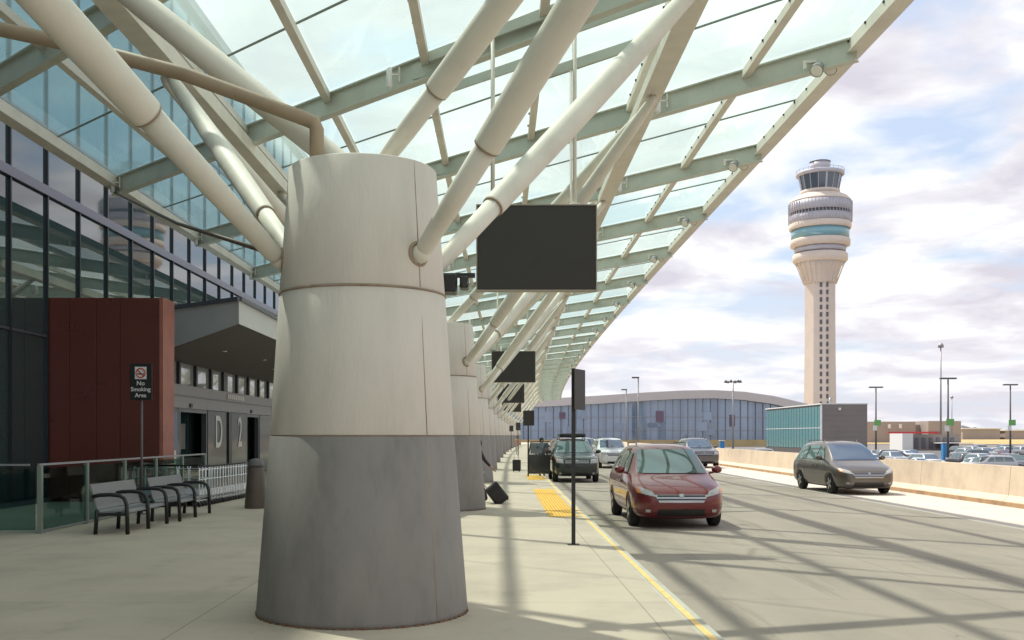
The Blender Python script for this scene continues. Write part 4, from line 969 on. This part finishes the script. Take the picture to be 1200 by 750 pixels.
# ------------------------------------------------------------------ small far buildings
def hx(u, Y): return (u-578)*Y/1200
def hz_(v, Y): return 1.85+(510-v)*Y/1200
BEI = mat('beige_far_wall', (.36, .31, .285), .8, var=.08, scale=.1); Yb = 520
t = thing('airport_hangar', 'long low beige building with thin red stripe on the horizon', 'building', (hx(1065, Yb), Yb, GZ))
b = MB(); b.box(hx(1016, Yb), hx(1073, Yb), Yb, Yb+30, GZ, hz_(494, Yb)); b.box(hx(1083, Yb), hx(1121, Yb), Yb-5, Yb+30, GZ, hz_(493.5, Yb)); b.box(hx(1072, Yb), hx(1084, Yb), Yb+5, Yb+25, GZ, hz_(497.5, Yb)); b.build('wall', BEI, t)
b = MB(); b.box(hx(1036, Yb), hx(1097, Yb), Yb-5.6, Yb-5.1, hz_(508, Yb), hz_(506, Yb)); b.build('red_stripe', mat('red_fascia', (.45, .04, .07), .6), t)
for u in (1040, 1053):
    b = MB(); b.box(hx(u, Yb), hx(u+3.6, Yb), Yb-.4, Yb-.1, hz_(502, Yb), hz_(497, Yb)); b.build('white_panel', WHITEP, t)
Yk = 250
t = thing('toll_plaza', 'grey plaza building with white end block behind the parked cars', 'building', (hx(1090, Yk), Yk, GZ))
b = MB(); b.box(hx(1057.5, Yk), hx(1070, Yk), Yk, Yk+8, GZ, hz_(508, Yk)); b.build('end_block', WHITEP, t)
b = MB(); b.box(hx(1070.3, Yk), hx(1126, Yk), Yk+1, Yk+8, GZ, hz_(509, Yk)); b.build('wall', TAUPE, t)
for i in range(6):
    u = 1074+8.4*i; b = MB(); b.box(hx(u, Yk), hx(u+4, Yk), Yk+.8, Yk+.95, GZ+.6, hz_(513, Yk)); b.build('window', TOWD, t)
b = MB(); b.box(hx(1095, Yk), hx(1131, Yk), Yk-4, Yk+.6, hz_(519.5, Yk), hz_(518.6, Yk)); b.build('awning', WHITEP, t)
t = thing('blue_kiosk', 'tall bright blue kiosk standing among the parked cars', 'kiosk', (hx(1107, 146), 146, GZ))
KB = mat('kiosk_blue', (.04, .22, .50), .5)
b = MB(); b.rbox(hx(1104, 146), hx(1110, 146), 145.6, 146.4, GZ, hz_(519.5, 146), .04); b.build('kiosk_body', KB, t)
b = MB(); b.rbox(hx(1103.4, 146), hx(1110.6, 146), 145.5, 146.5, hz_(519.4, 146), hz_(518.6, 146), .03); b.build('kiosk_cap', WHITEP, t)
t = thing('blue_kiosk', 'small blue kiosk beyond the barrier before the concourse', 'kiosk', (hx(846, 190), 190, GZ))
b = MB(); b.rbox(hx(843.5, 190), hx(848.5, 190), 189.6, 190.4, GZ, hz_(517, 190), .04); b.build('kiosk_body', KB, t)
b = MB(); b.rbox(hx(843, 190), hx(849, 190), 189.5, 190.5, hz_(517, 190)+.003, hz_(516.2, 190), .03); b.build('kiosk_cap', WHITEP, t)
Yd = 900
for u0, u1, v, nm in ((1128, 1172, 503, 'pale low depot on the far right skyline'), (1178, 1215, 505, 'white roofed shed at the far right edge of the skyline')):
    t = thing('far_depot', nm, 'building', (hx(u0, Yd), Yd, GZ)); b = MB(); b.box(hx(u0, Yd), hx(u1, Yd), Yd, Yd+40, GZ, hz_(v, Yd)); b.build('wall', BEI, t)
    b = MB(); b.box(hx(u0, Yd)-1, hx(u1, Yd)+1, Yd-1, Yd+41, hz_(v, Yd)+.05, hz_(v, Yd)+1.2); b.build('roof', WHITEP, t)
print('objects', len(bpy.data.objects), 'parked', cnt)
